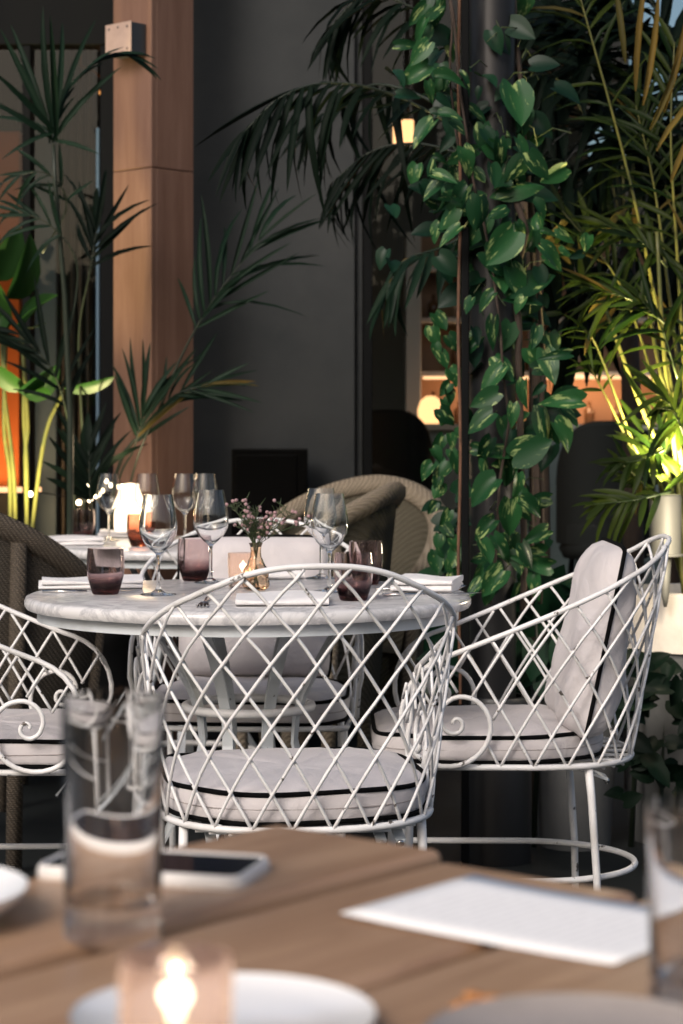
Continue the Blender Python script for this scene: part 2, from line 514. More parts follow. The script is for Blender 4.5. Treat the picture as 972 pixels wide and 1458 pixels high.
m_pot2 = M("white_stone", (.11, .112, .112), rough=.9, noise=(6, (.07, .073, .073), .8), bump=(25, .3))
m_blackpot = M("black_pot", (.008, .008, .009), rough=.45)
m_soil = M("soil", (.02, .015, .012), rough=.95, bump=(60, .6))
m_pothos = leaf_mat("pothos_leaf", (.006, .032, .012), (.020, .082, .026), .38, .15, vari=(.24, .32, .12), spec=.18)
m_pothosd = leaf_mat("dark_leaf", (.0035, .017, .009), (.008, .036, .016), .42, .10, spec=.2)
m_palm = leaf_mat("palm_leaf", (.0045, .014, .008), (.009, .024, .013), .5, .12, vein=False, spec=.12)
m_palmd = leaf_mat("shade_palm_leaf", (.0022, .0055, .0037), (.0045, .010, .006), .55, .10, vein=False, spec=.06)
m_areca = leaf_mat("areca_leaf", (.006, .017, .0035), (.028, .042, .006), .45, .3, vein=False, spec=.12)
m_gold = leaf_mat("golden_leaf", (.12, .08, .02), (.055, .05, .014), .5, .35, vein=False, spec=.1)  # gold puts warm uplight into the colour; also serves dry leaflets
m_strel = leaf_mat("broad_leaf", (.010, .036, .010), (.030, .085, .016), .4, .4, vein=False, spec=.15)
m_stem = M("green_stem", (.035, .055, .016), rough=.5)
m_cane = M("yellow_cane", (.12, .115, .028), rough=.45, noise=(12, (.05, .065, .018), .8))
m_dstem = M("dark_stem", (.014, .022, .012), rough=.5)
m_vinestem = M("vine_stem", (.045, .028, .019), rough=.8, noise=(25, (.02, .014, .01), .8))
m_petal = M("pink_petal", (.36, .22, .23), rough=.6)
m_bulb = emis("warm_bulb", (1.0, .80, .52), 14)
m_flame = emis("candle_flame", (1.0, .78, .50), 22)
m_lampglow = emis("lamp_glow", (1.0, .80, .55), 2.6)
m_strip = emis("shelf_light", (1.0, .50, .24), 2.2)
m_sconce = emis("sconce_glow", (1.0, .48, .20), 2.2)
m_amberspot = emis("lantern_glow", (1.0, .42, .12), 1.6)
m_uplens = emis("uplight_lens", (1.0, .85, .5), 12)

def light(name, parent, loc, energy, col, kind='POINT', size=.03, target=None, cone=60, blend=.6):
    l = bpy.data.lights.new(name, kind); l.energy = energy; l.color = col; l.shadow_soft_size = size
    o = bpy.data.objects.new(name, l); C.objects.link(o); o.parent = parent; o.location = loc
    if kind == 'SPOT':
        l.spot_size = R(cone); l.spot_blend = blend
        o.rotation_euler = (Vector(target) - Vector(loc)).to_track_quat('-Z', 'Y').to_euler()
    return o

# ------------------------------------------------------------------ ground and building
b = MB(); b.box((0, 200, -.05), (900, 900, .1))
tag(b.build("terrace_floor", m_floor, smooth=False), "dark slate terrace floor running under all tables and chairs", "floor", kind="structure")

YW = 7.3
bld = thing("restaurant_building", "dark restaurant front with charcoal wall, black framed glazing and lit bar inside", "building", (0, YW, 0))
def X(px, Y): return (px - CX) * Y / FPX
def Zp(py, Y): return HC - (py - CY) * Y / FPX
def bbox(name, x0, x1, y0, y1, z0, z1, mat, parent=bld, bevel=.003):
    o = MB(); o.box(((x0 + x1) / 2, (y0 + y1) / 2 - YW, (z0 + z1) / 2), (x1 - x0, y1 - y0, z1 - z0))
    return o.build(name, mat, parent, smooth=False, bevel=bevel, seg=1)
xw1 = X(505, YW)
bbox("wall", X(262, YW), xw1, YW, YW + .22, 0, 3.3, m_wall)
bbox("wall_return", xw1 + .002, X(516, YW), YW + .03, YW + .2, 0, 3.3, m_wall)
bbox("window_post", X(516, YW) + .002, X(530, YW), YW + .01, YW + .16, 0, 3.3, m_black)
# right glazing
win = bbox("window", X(530, YW) + .002, 2.6, YW + .05, YW + .13, 3.0, 3.3, m_black)
bbox("window_frame", X(530, YW) + .002, 2.6, YW + .05, YW + .13, 0.0, .07, m_black, win)
bbox("window_frame", X(757, YW), X(771, YW), YW + .052, YW + .128, .072, 2.998, m_black, win)
def pane(x0, x1, z0, z1, y, parent, name="pane"):
    o = MB(); o.add([(x0, y - YW, z0), (x1, y - YW, z0), (x1, y - YW, z1), (x0, y - YW, z1)], [(0, 1, 2, 3)])
    return o.build(name, m_winglass, parent, smooth=False)
pane(X(530, YW) + .002, X(757, YW), .07, 3.0, YW + .09, win)
pane(X(771, YW), 2.6, .07, 3.0, YW + .09, win)
# left glazed door
dr = bbox("glazed_door", -1.32, X(160, YW) + .12, YW + .02, YW + .14, Zp(62, YW), 3.3, m_black)
bbox("door_frame", X(30, YW), X(42, YW), YW + .022, YW + .13, 0, Zp(62, YW) - .002, m_black, dr)
bbox("door_frame", X(141, YW), X(160, YW) + .12, YW + .022, YW + .13, 0, Zp(62, YW) - .002, m_black, dr)
bbox("door_frame", X(135, YW), X(140, YW), YW + .03, YW + .1, 0, Zp(180, YW), m_bluegrey, dr)  # strip coloured like the daylight in the door glass
pane(X(42, YW), X(135, YW), .02, Zp(62, YW), YW + .07, dr)
pane(-1.32, X(30, YW), .02, Zp(62, YW), YW + .07, dr)
bbox("door_frame", -2.6, -1.32, YW + .022, YW + .13, 0, 3.3, m_black, dr)
# shell of the room behind
bbox("roof", -2.8, 2.8, YW + .02, 10.4, 3.302, 3.45, m_int)
bbox("side_wall", -2.8, -2.602, YW + .02, 10.4, 0, 3.3, m_int)
bbox("side_wall", 2.602, 2.8, YW + .02, 10.4, 0, 3.3, m_int)
YB = 10.2
def zb(py): return Zp(py, YB)
bw = bbox("back_wall", -2.6, 2.6, YB, YB + .15, 0, zb(262), m_int)
bbox("back_wall", -2.6, X(838, YB), YB, YB + .15, zb(262) + .002, zb(46), m_int)
bbox("back_wall", X(912, YB), 2.6, YB, YB + .15, zb(262) + .002, zb(170), m_int)
bbox("back_wall", X(838, YB) + .002, X(896, YB), YB + .002, YB + .148, zb(150), 3.3, m_int)
bbox("back_wall", -2.6, X(535, YB), YB, YB + .15, zb(46) + .002, 3.3, m_int)
bbox("back_wall", X(535, YB) + .002, X(838, YB), YB, YB + .15, zb(46) + .002, 3.3, m_int)
pane(X(838, YB), 2.6, zb(262), 3.3, YB + .07, bw)  # opening added in the back wall so pale sky spots show through
# panel coloured to stand in for a daylit strip; curtain behind the glazed door
bbox("blue_daylight_panel", -1.30, X(80, 8.2), 8.2, 8.25, 0, 3.2, m_bluegrey)
cb = MB()
x0, x1 = X(84, 8.0), X(131, 8.0)
cb.grid(lambda u, v: (x0 + (x1 - x0) * u, 8.0 - YW + .022 * math.sin(u * 26) + .008 * math.sin(u * 61), .02 + 3.2 * v), 60, 4)
cb.build("curtain", m_curtain, bld)
# window lamp inside the door
lp = thing("pendant_lamp", "small orange glowing pendant inside the glazed door beside the pillar", "lamp", P(153, 132, 7.8))
sb = MB(); sb.lathe([(0, -.035), (.02, -.03), (.032, 0), (.022, .03), (0, .035)], 16); sb.build("lamp_shade", m_amberspot, lp)
sb = MB(); sb.tube([(0, 0, .035), (-.05, 0, .08), (-.10, 0, .10)], .004, 6); sb.tube([(-.1, 0, .1), (-.1, 0, 1.0)], .003, 6); sb.build("cord", m_rust, lp)
# orange wall seen at far left
ow = thing("orange_partition", "orange plaster partition lit from below behind the left glazing", "partition", (X(-60, 8.0), 8.0, 0))
xl, xr = X(-260, 8.0), X(27, 8.0)
xo = X(-60, 8.0)
pb = MB(); pb.box(((xl + xr) / 2 - xo, .05, Zp(440, 8) ), (xr - xl, .1, Zp(186, 8) - Zp(694, 8))); pb.build("panel", m_orange, ow, smooth=False, bevel=.004)
pb = MB(); pb.box(((xl + xr) / 2 - xo, .03, Zp(694, 8) / 2 - .002), (xr - xl, .16, Zp(694, 8) - .004)); pb.build("ledge", m_black, ow, smooth=False, bevel=.004)
pb = MB(); pb.box(((xl + xr) / 2 - xo, .03, (Zp(186, 8) + 3.29) / 2), (xr - xl, .16, 3.29 - Zp(186, 8) - .004)); pb.build("header", m_black, ow, smooth=False, bevel=.004)
pb = MB(); pb.box((X(8, 8) - xo, -.12, Zp(696, 8)), (.3, .03, .02)); pb.build("light_strip", m_strip, ow, smooth=False, bevel=.003)
light("wall_washer", ow, (X(0, 8) - xo, -.34, Zp(700, 8)), 16, (1, .55, .25), size=.05)

# wooden pillar
pc = P(215, 1200, 6.85); pc.z = 0
th = R(43)
pil = thing("wooden_pillar", "square oak clad pillar with horizontal joint at the corner of the charcoal wall", "pillar", pc)
dl = Vector((-math.cos(th), math.sin(th), 0)); drr = Vector((math.sin(th) * 1.0, math.cos(th), 0))
side = .188
zj = Zp(238, 6.85)
rotL = Matrix.Rotation(-th, 3, 'Z'); rotR = Matrix.Rotation(R(90) - th, 3, 'Z')
nl = Vector((-math.sin(th), -math.cos(th), 0)); nr = Vector((math.cos(th), -math.sin(th), 0))
for (z0, z1) in ((0, zj - .0015), (zj + .0015, 3.3)):
    for d, n, rt in ((dl, nl, rotL), (drr, nr, rotR)):
        bb = MB(); bb.box(d * (side / 2) - n * .012 + (d * .012 if d is drr else Vector()) + Vector((0, 0, (z0 + z1) / 2)), (side if d is dl else side - .024, .024, z1 - z0), rt)
        bb.build("cladding_board", m_pillar, pil, smooth=False, bevel=.002, seg=1)
bb = MB(); bb.box((dl + drr) * (side / 2 + .006) + Vector((0, 0, 1.65)), (side - .04, side - .04, 3.3), rotL); bb.build("core", m_black, pil, smooth=False, bevel=.002)
# wall light box on the pillar's left face
fb = thing("wall_light", "square brushed metal wall light box high on the oak pillar", "wall light", pc)
cpos = dl * (.020 + .063) + nl * (.034 + .001)
zf = (Zp(27, 6.8) + Zp(75, 6.8)) / 2
bb = MB(); bb.box(cpos + Vector((0, 0, zf)), (.122, .064, .100), rotL); bb.build("housing", m_darkmetal, fb, smooth=False, bevel=.002)
bb = MB(); bb.box(cpos + nl * .0335 + Vector((0, 0, zf)), (.126, .003, .104), rotL); bb.build("front_plate", m_plate, fb, smooth=False, bevel=.001, seg=1)
for (du, dz) in ((-.045, .036), (0, .038), (.045, .036), (-.045, -.036), (.045, -.036)):
    q = MB(); q.lathe([(0, 0), (.0042, 0), (.003, .0022), (0, .003)], 10)
    o = q.build("screw", m_darkmetal, fb, loc=cpos + nl * .035 + dl * du + Vector((0, 0, zf + dz))); o.rotation_euler = nl.to_track_quat('Z', 'Y').to_euler()

# black cabinet by the wall
cbx = thing("black_cabinet", "glossy black upright cabinet standing against the charcoal wall", "cabinet", (X(385, 7.1), 7.1, 0))
m_gloss = M("black_gloss", (.002, .002, .002), rough=.2, spec=.10)
w = X(438, 7) - X(330, 7); zt = Zp(639, 7)
bb = MB(); bb.box((0, 0, zt / 2), (w, .22, zt)); bb.build("body", m_gloss, cbx, smooth=False, bevel=.004)
bb = MB(); bb.box((-.01, -.113, zt / 2 + .01), (w - .05, .006, zt - .06)); bb.build("door", m_gloss, cbx, smooth=False, bevel=.002)

# bar inside
YS = 9.5
bar = thing("back_bar", "warm lit back bar with bottle shelves seen through the window", "bar", (X(750, YS), YS, 0))
bx = X(750, YS)
xa, xb = X(600, YS) - bx, X(960, YS) - bx
def bpart(name, x0, x1, y0, y1, z0, z1, mat, bevel=.003):
    o = MB(); o.box(((x0 + x1) / 2, (y0 + y1) / 2, (z0 + z1) / 2), (x1 - x0, y1 - y0, z1 - z0)); return o.build(name, mat, bar, smooth=False, bevel=bevel, seg=1)
zc, zs = Zp(604, YS), Zp(535, YS)
bpart("counter", xa, xb, -.35, .25, 0, zc - .03, m_counter)
bpart("counter_top", xa - .02, xb, -.38, .26, zc - .028, zc, m_shelf)
bpart("back_panel", xa, xb, .262, .30, zc, Zp(330, YS), m_barback)
bpart("side_panel", xa - .07, xa - .002, -.0, .3, zc + .002, Zp(330, YS), m_shelf)
for k, py in enumerate((535, 458, 385)):
    bpart("shelf", xa, xb, .06, .26, Zp(py, YS), Zp(py, YS) + .022, m_shelf)
bpart("shelf_light", xa + .01, xb - .02, .08, .10, zs - .013, zs - .001, m_strip, .002)
light("bar_glow", bar, (xa + .25, .05, zs - .06), 2.2, (1, .55, .28), size=.05)
light("bar_glow", bar, (X(830, YS) - bx, .05, zs - .06), 3.2, (1, .55, .28), size=.05)
light("bar_glow", bar, (X(900, YS) - bx, .05, zs - .06), 1.6, (1, .55, .28), size=.05)
def bottle_mesh(h, r, mt):
    q = MB(); q.lathe([(0, 0), (r, 0), (r, h * .6), (r * .35, h * .75), (r * .32, h), (0, h)], 12); return q.mesh("bottle", mt)
bms = [bottle_mesh(.20, .034, m_bottle), bottle_mesh(.17, .040, m_bottle2), bottle_mesh(.14, .03, m_bottle)]
nb = 0
for py in (604, 535, 458):
    z = Zp(py, YS) + (.022 if py != 604 else .001)
    x = xa + .06
    while x < xb - .05:
        if rnd.random() < (.55 if py == 604 else .85):
            o = new_obj("bottle", bms[rnd.randrange(3)], None, (bx + x, YS + .16, z))
            tag(o, {604: "small bottle standing on the lit bar counter inside", 535: "dark bottle standing on the lowest shelf above the lit bar counter", 458: "dark bottle standing on the upper shelf of the back bar"}[py], "bottle", "bottles on the back bar")
            if py == 604: o.scale = (.8, .8, .75)
            if py != 604: o.scale = (.85, .85, .8)
            nb += 1
        x += rnd.uniform(.09, .16)
gl = thing("globe_lamp", "small glowing white globe lamp at the left end of the bar counter", "lamp", (X(613, 9.2), 9.2, zc + .001))
sb = MB(); sb.lathe([(0, 0), (.035, 0), (.055, .03), (.058, .06), (.045, .10), (.02, .12), (0, .122)], 18); sb.build("lamp_shade", m_sconce, gl)
sc = thing("window_lantern", "glowing orange lantern hanging behind the vine at upper centre", "lantern", P(574, 188, 7.7))
sb = MB(); sb.box((0, 0, 0), (.075, .06, .085)); sb.build("lamp_shade", m_sconce, sc, smooth=False, bevel=.006)
sb = MB(); sb.tube([(-.03, 0, .045), (.0, 0, .16), (0, 0, 1.0)], .006, 6); sb.tube([(.03, 0, .045), (0, 0, .16)], .006, 6); sb.build("hanger", m_black, sc)
light("lantern_light", sc, (0, -.12, 0), 1.2, (1, .5, .2), size=.04)
for (px, Y, top, lab) in ((862, 8.5, 606, "round backed black chair inside at the bar counter"), (548, 8.6, 590, "dark lounge chair inside left of the lit bar")):
    z = Zp(top, Y)
    ch = thing("bar_chair", lab, "chair", (X(px, Y), Y, 0), group="dark chairs inside the restaurant")
    q = MB()
    q.grid(lambda u, v: (math.cos(math.pi * u) * .20, -math.sin(math.pi * u) * .17, .62 + (z - .62) * v * (1 - .5 * abs(2 * u - 1) ** 3)), 18, 6)
    q.grid(lambda u, v: (math.cos(math.pi * u) * .165, -math.sin(math.pi * u) * .135, .62 + (z - .62) * v * (1 - .5 * abs(2 * u - 1) ** 3)), 18, 6)
    q.tube([(math.cos(math.pi * u / 18) * .183, -math.sin(math.pi * u / 18) * .153, .62 + (z - .62) * (1 - .5 * abs(2 * u / 18 - 1) ** 3)) for u in range(19)], .019, 8)
    q.build("backrest", m_upholst, ch)
    q = MB(); q.lathe([(0, .56), (.17, .56), (.19, .60), (.17, .64), (0, .65)], 20); q.build("seat", m_upholst, ch)
    for sx in (-1, 1):
        for sy in (-1, 1):
            q = MB(); q.tube([(sx * .12, sy * .12, .57), (sx * .17, sy * .17, 0)], .012, 6); q.build("leg", m_black, ch)

hdg = MB()  # hedge added behind the camera to darken reflections in glass and metal
hr = random.Random(3)
hdg.box((0, -7.6, 1.3), (26, 1.0, 2.6))
for k in range(2600):
    p_ = Vector((hr.uniform(-13, 13), -7.1 + hr.uniform(-.02, .12), hr.uniform(0, 2.75)))
    if hr.random() < .25: p_ = Vector((p_.x, hr.uniform(-8, -7.1), 2.55 + hr.uniform(0, .8) * hr.random()))
    a_ = Vector((hr.uniform(-1, 1), hr.uniform(-.5, 1), hr.uniform(-1, 1))).normalized() * .16; b_ = Vector((hr.uniform(-1, 1), hr.uniform(-.5, 1), hr.uniform(-1, 1))).normalized() * .10
    hdg.add([p_ - a_, p_ + b_, p_ + a_, p_ - b_], [(0, 1, 2, 3)])
hd = hdg.build("hedge", M("hedge_leaf", (.012, .028, .012), rough=.6, noise=(2, (.02, .045, .016), .8)), None, smooth=False)
tag(hd, "unseen dark hedge added behind the camera for the glazing to mirror", "hedge")
# ------------------------------------------------------------------ white lattice chairs
RZ = .42                                     # height of the seat rail
def se(t, a, bb_, n):                        # super-ellipse point of the back half, t in [0, 1] left to right through the back
    ang = math.pi * t
    cx_, sy_ = math.cos(ang), math.sin(ang)
    return Vector((-a * math.copysign(abs(cx_) ** (2 / n), cx_), -bb_ * abs(sy_) ** (2 / n), 0))
YF = .235                                    # front of straight sides
def base_curve():
    pts = [Vector((-.228 + .010 * (1 - k / 12), YF - (YF) * k / 12, 0)) * 1 for k in range(12)]
    pts = [Vector((-.232 + .012 * max(0, p.y) / YF, p.y, 0)) for p in pts]
    pts += [se(k / 60, .232, .225, 2.35) for k in range(61)]
    pts += [Vector((-p.x, p.y, 0)) for p in reversed(pts[:12])]
    return pts
BC = base_curve()
cum = [0]
for i in range(1, len(BC)): cum.append(cum[-1] + (BC[i] - BC[i - 1]).length)
LT = cum[-1]
def bc(sg):
    sg = min(max(sg, 0), LT)
    lo, hi = 0, len(cum) - 1
    while hi - lo > 1:
        md = (lo + hi) // 2
        if cum[md] <= sg: lo = md
        else: hi = md
    f = (sg - cum[lo]) / (cum[hi] - cum[lo] + 1e-9)
    p = BC[lo].lerp(BC[hi], f)
    i0, i1 = max(lo - 2, 0), min(hi + 2, len(BC) - 1)
    t = (BC[i1] - BC[i0]).normalized()
    n = Vector((t.y, -t.x, 0))
    if n.dot(p - Vector((0, .1, 0))) < 0: n = -n
    return p, n
def surf(sg, z):
    p, n = bc(sg)
    back = max(0, -p.y / .225)
    off = z * (.10 + .075 * back)
    q = p + n * off
    return Vector((q.x, q.y, RZ + z))
PROF = [(-.31, .859), (-.298, .852), (-.285, .842), (-.26, .822), (-.23, .803), (-.154, .766), (-.06, .725), (.04, .683), (.127, .648), (.18, .627), (.235, .59), (.3, .55)]
def htop_y(y):
    if y <= PROF[0][0]: return PROF[0][1]
    for (a, za), (bb_, zb_) in zip(PROF, PROF[1:]):
        if y <= bb_: return za + (zb_ - za) * (y - a) / (bb_ - a)
    return PROF[-1][1]
def htop(sg):
    z = .3
    for _ in range(12): z = .5 * z + .5 * (htop_y(surf(sg, z).y) - RZ)
    return z
SC = Vector((.142, .507))                    # scroll centre (y, z)
SR = [(0, .104), (45, .095), (90, .082), (135, .073), (180, .067), (225, .060), (270, .051), (315, .038), (360, .027), (405, .022), (450, .019), (495, .016), (540, .013), (630, .009), (720, .004)]
def sr(a):
    for (p, rp), (q, rq) in zip(SR, SR[1:]):
        if a <= q: return rp + (rq - rp) * (a - p) / (q - p)
    return SR[-1][1]
def in_scroll(y, z):
    dy, dz = y - SC.x, z - SC.y
    a = math.degrees(math.atan2(-dz, dy)) % 360
    lim = sr(a) if a < 270 else (.052 + (.0) if a < 300 else .052)
    if dy > 0 and dz > 0: lim = .052
    return math.hypot(dy, dz) < lim
def bar_pts(s0, sgn):
    out = []; z = 0.0
    segs = []
    for k in range(0, 61):
        z = .46 * k / 60
        sg = s0 + sgn * (.53 * z + .25 * z * z)
        if sg < 0 or sg > LT: 
            if out: segs.append(out); out = []
            continue
        p = surf(sg, z)
        if z > htop(sg) or in_scroll(p.y, p.z) or (p.y > .15 and p.z < .53):
            if out: segs.append(out); out = []
            continue
        out.append(p)
    if out: segs.append(out)
    segs = [s for s in segs if len(s) > 4]
    return segs

def make_chair(label):
    ch = thing("lattice_chair", label, "chair", (0, 0, 0), 0, "white lattice iron chairs round the marble table")
    # seat rail: closed loop
    lp_ = [Vector((p.x, p.y, RZ)) for p in BC]
    fr = [Vector((x, YF + .018 * (1 - (x / .2) ** 2) + .004, RZ)) for x in [.2 - .4 * k / 14 for k in range(15)]]
    q = MB(); q.tube(lp_ + fr, .0062, 8, closed=True); q.build("seat_rail", m_white, ch)
    # top rail with the scrolls
    half = []
    for k in range(0, 81):
        sg = LT / 2 + (LT / 2) * k / 80
        p = surf(sg, htop(sg))
        if p.y > .150: break
        half.append(p)
    last = half[-1]
    xs = .247
    ext = [(.165, .634), (.19, .622), (.212, .605), (.229, .583), (.240, .558), (.246, .532)]
    tail = [Vector((last.x + (xs + .006 - last.x) * min(1, (i + 1) / 3), y, z)) for i, (y, z) in enumerate(ext)]
    for a in range(0, 721, 12):
        rr = sr(a)
        y = SC.x + rr * math.cos(R(a)); z = SC.y - rr * math.sin(R(a))
        tail.append(Vector((xs - .006 + .07 * (z - .42), y, z)))
    right = half + tail
    left = [Vector((-p.x, p.y, p.z)) for p in right[1:]]
    path = list(reversed(left)) + right
    n = len(path); nt_ = len([a for a in range(0, 721, 12)])
    rad = []
    for i in range(n):
        k = min(i, n - 1 - i)
        rad.append(.0052 if k > nt_ else .0040 + .0014 * min(1, k / nt_))
    q = MB(); q.tube(path, rad, 8); q.build("top_rail", m_white, ch)
    # lattice
    step = .0655
    ns = int(LT / step) + 14
    for k in range(-ns, ns):
        s0 = LT / 2 + step * (k + .5)
        for sgn in (1, -1):
            for seg in bar_pts(s0, sgn):
                seg = seg[::3] + ([seg[-1]] if (len(seg) - 1) % 3 else [])
                off = .0019 * sgn
                pts = []
                for p in seg:
                    c = Vector((p.x, p.y - .05, 0)).normalized()
                    pts.append(p + c * off)
                q = MB(); q.tube(pts, .0030, 6); q.build("lattice_bar", m_white, ch)
    # legs
    for sx in (-1, 1):
        q = MB(); q.tube([(sx * .200, -.118, RZ), (sx * .202, -.124, RZ - .06), (sx * .198, -.135, .2), (sx * .196, -.138, .02), (sx * .197, -.145, .0)], [.0085, .008, .0075, .0075, .010], 8); q.build("leg", m_white, ch)
        q = MB(); q.tube([(sx * .214, .225, RZ), (sx * .215, .228, RZ - .06), (sx * .210, .232, .2), (sx * .210, .236, .0)], [.0085, .008, .0075, .009], 8); q.build("leg", m_white, ch)
    hp = [Vector((-.210, .232, .195))] + [se(k / 28, .205, .225, 2.0) + Vector((0, -.01, .195)) for k in range(29)] + [Vector((.210, .232, .195))]
    q = MB(); q.tube(hp, .0065, 8); q.build("stretcher_hoop", m_white, ch)
    for k in range(7):
        x = -.18 + .06 * k
        yb = -.225 * (1 - (abs(x) / .232) ** 2.35) ** (1 / 2.35)
        q = MB(); q.box((x, (YF + yb) / 2, RZ - .001), (.016, YF - yb - .004, .004)); q.build("seat_slat", m_white, ch, smooth=False, bevel=.001, seg=1)
    for k in range(3):
        y = -.15 - .022 * k
        xx = .232 * (1 - (abs(y) / .225) ** 2.35) ** (1 / 2.35) - .004
        q = MB(); q.tube([(-xx, y, RZ - .008), (xx, y, RZ - .008)], .0035, 6); q.build("cross_bar", m_white, ch)
    # flat brackets with a bolt under the rear of the seat
    for sx in (-1, 1):
        for dx in (0, .032):
            q = MB(); q.box((sx * (.125 + dx), -.135, RZ - .024), (.018, .055, .006), Matrix.Rotation(R(20), 3, 'X'))
            br = q.build("bracket", m_strap, ch, smooth=False, bevel=.001, seg=1)
            q = MB(); q.lathe([(0, -.004), (.006, -.004), (.006, .003), (.003, .004), (0, .004)], 10)
            bo = q.build("bolt", m_steel, br, loc=(sx * (.125 + dx), -.160, RZ - .037)); bo.rotation_euler = (R(90), 0, 0)
    return ch

chair = make_chair("white lattice chair nearest the camera with its back turned")
chair_front = ((-.082, 3.64, 0), R(9.0))
chair_right = ((.361, 4.29, 0), R(90))
chair_left = ((-.735, 4.225, 0), R(-90))
chair_back = ((-.205, 4.84, 0), R(179))
chair.location, chair.rotation_euler = chair_front[0], (0, 0, chair_front[1])
dup(chair, *chair_right, "white lattice chair in side view at right holding an upright grey pillow")
dup(chair, *chair_left, "white lattice chair cut by the left picture edge, scroll arm towards the table")
dup(chair, *chair_back, "white lattice chair behind the marble table facing the camera")

# seat cushions
def cushion_plan(n=72):
    pts = []
    fy = .250
    for k in range(n):
        a = 2 * math.pi * k / n
        c, s = math.cos(a), math.sin(a)
        e = 2.5 if s < 0 else 5.0
        x = .219 * math.copysign(abs(c) ** (2 / e), c)
        y = (.208 if s < 0 else fy) * math.copysign(abs(s) ** (2 / e), s)
        pts.append(Vector((x, y, 0)))
    return pts
CP = cushion_plan()
def make_seat_cushion():
    q = MB(); n = len(CP)
    prof = [(.02, .064), (.3, .0655), (.55, .067), (.75, .0645), (.9, .058), (.97, .0535), (1.0, .050), (1.018, .042), (1.022, .027), (1.018, .012), (1.0, .004), (.9, .001), (.4, 0), (.02, 0)]
    for i, (sc_, z) in enumerate(prof):
        for k in range(n):
            a = 2 * math.pi * k / n
            wob = .0022 * math.sin(5 * a + 1.3 * i) + .0016 * math.sin(11 * a + i * .7) + .0008 * math.sin(23 * a + i) if sc_ > .25 else 0
            p = CP[k] * sc_
            q.v.append((p.x * (1 + wob * 2), p.y * (1 + wob * 2), z + wob))
    for i in range(len(prof) - 1):
        for k in range(n):
            l = (k + 1) % n
            q.f.append((i * n + k, i * n + l, (i + 1) * n + l, (i + 1) * n + k)); q.m.append(0)
    q.f.append(tuple(range(n))); q.m.append(0)
    q.f.append(tuple((len(prof) - 1) * n + k for k in range(n))[::-1]); q.m.append(0)
    return q.mesh("seat_cushion", m_fab)
def piping_mesh(z, sc_, r):
    q = MB(); q.tube([(p.x * sc_, p.y * sc_, z + .0018 * math.sin(5 * 2 * math.pi * k / len(CP) + 7.8)) for k, p in enumerate(CP)], r, 6, closed=True)
    return q.mesh("piping", m_pipe)
cm, p1, p2 = make_seat_cushion(), piping_mesh(.051, 1.008, .0043), piping_mesh(.003, 1.008, .0043)
q = MB(); q.tube([(p.x * 1.0225, p.y * 1.0225, .026) for p in CP], .0009, 5, closed=True)
p3 = q.mesh("zip_seam", m_fab2)
def seat_cushion(ch, dy, label):
    (lx, ly, _), rz = ch
    o = thing("seat_cushion", label, "cushion", Vector((lx, ly, RZ + .0065)) + Matrix.Rotation(rz, 3, 'Z') @ Vector((0, dy, 0)), rz, "linen seat cushions")
    new_obj("cover", cm, o); new_obj("piping", p1, o); new_obj("piping", p2, o); new_obj("zip_seam", p3, o)
seat_cushion(chair_front, 0.0, "linen seat cushion with black piping in the chair nearest the camera")
seat_cushion(chair_right, .045, "linen seat cushion under the upright pillow of the right hand chair")
seat_cushion(chair_left, .01, "linen seat cushion in the chair cut off by the left picture edge")
seat_cushion(chair_back, .0, "linen seat cushion in the chair behind the marble table")

def pillow(label, loc, rz, tilt, w, h, t, mat, name="back_pillow", seed=1, roll=0, group=None):
    o = thing(name, label, "pillow", loc, rz, group)
    o.rotation_euler = (tilt, roll, rz)
    rr = random.Random(seed); ph = [rr.uniform(0, 6) for _ in range(6)]
    def f(sgn):
        def g(u, v):
            a, c = 2 * u - 1, 2 * v - 1
            e = max(0, (1 - a ** 6)) ** .6 * max(0, (1 - c ** 6)) ** .6
            x = a * w / 2 * (1 - .035 * abs(c) ** 7 * abs(a)); z = h / 2 + c * h / 2 * (1 - .035 * abs(a) ** 7 * abs(c))
            wr = .002 * math.sin(9 * c + 2 * a + ph[4]) * (1 - v) + .003 * math.sin(5 * a + 3 * c + ph[0]) +   .003 * math.sin(4 * c - 6 * a + ph[1]) + .002 * math.sin(13 * a * c + ph[2]) * (abs(a) + abs(c))
            wr += .006 * max(0, .35 - v) * math.sin(22 * v + 4 * a + ph[3])
            return (x, sgn * (t / 2) * e * (1.18 - .42 * v) + wr * e, z)
        return g
    q = MB(); q.grid(f(1), 26, 26); q.grid(f(-1), 26, 26); q.build("cover", mat, o)
    edge = []
    g = f(1)
    for k in range(24): edge.append(g(k / 24, 0))
    for k in range(24): edge.append(g(1, k / 24))
    for k in range(24): edge.append(g(1 - k / 24, 1))
    for k in range(24): edge.append(g(0, 1 - k / 24))
    q = MB(); q.tube(edge, .0045, 6, closed=True); q.build("piping", m_pipe, o)
    return o
zc_ = RZ + .066
pillow("grey linen pillow with black piping upright in the right hand chair", (.470, 4.265, zc_ - .02), R(90), R(12), .385, .385, .115, m_fab, seed=3)
pillow("wide linen back pillow with black piping behind the marble table", (-.205, 4.955, zc_ + .002), R(180), R(9), .36, .335, .12, m_fab, seed=5)

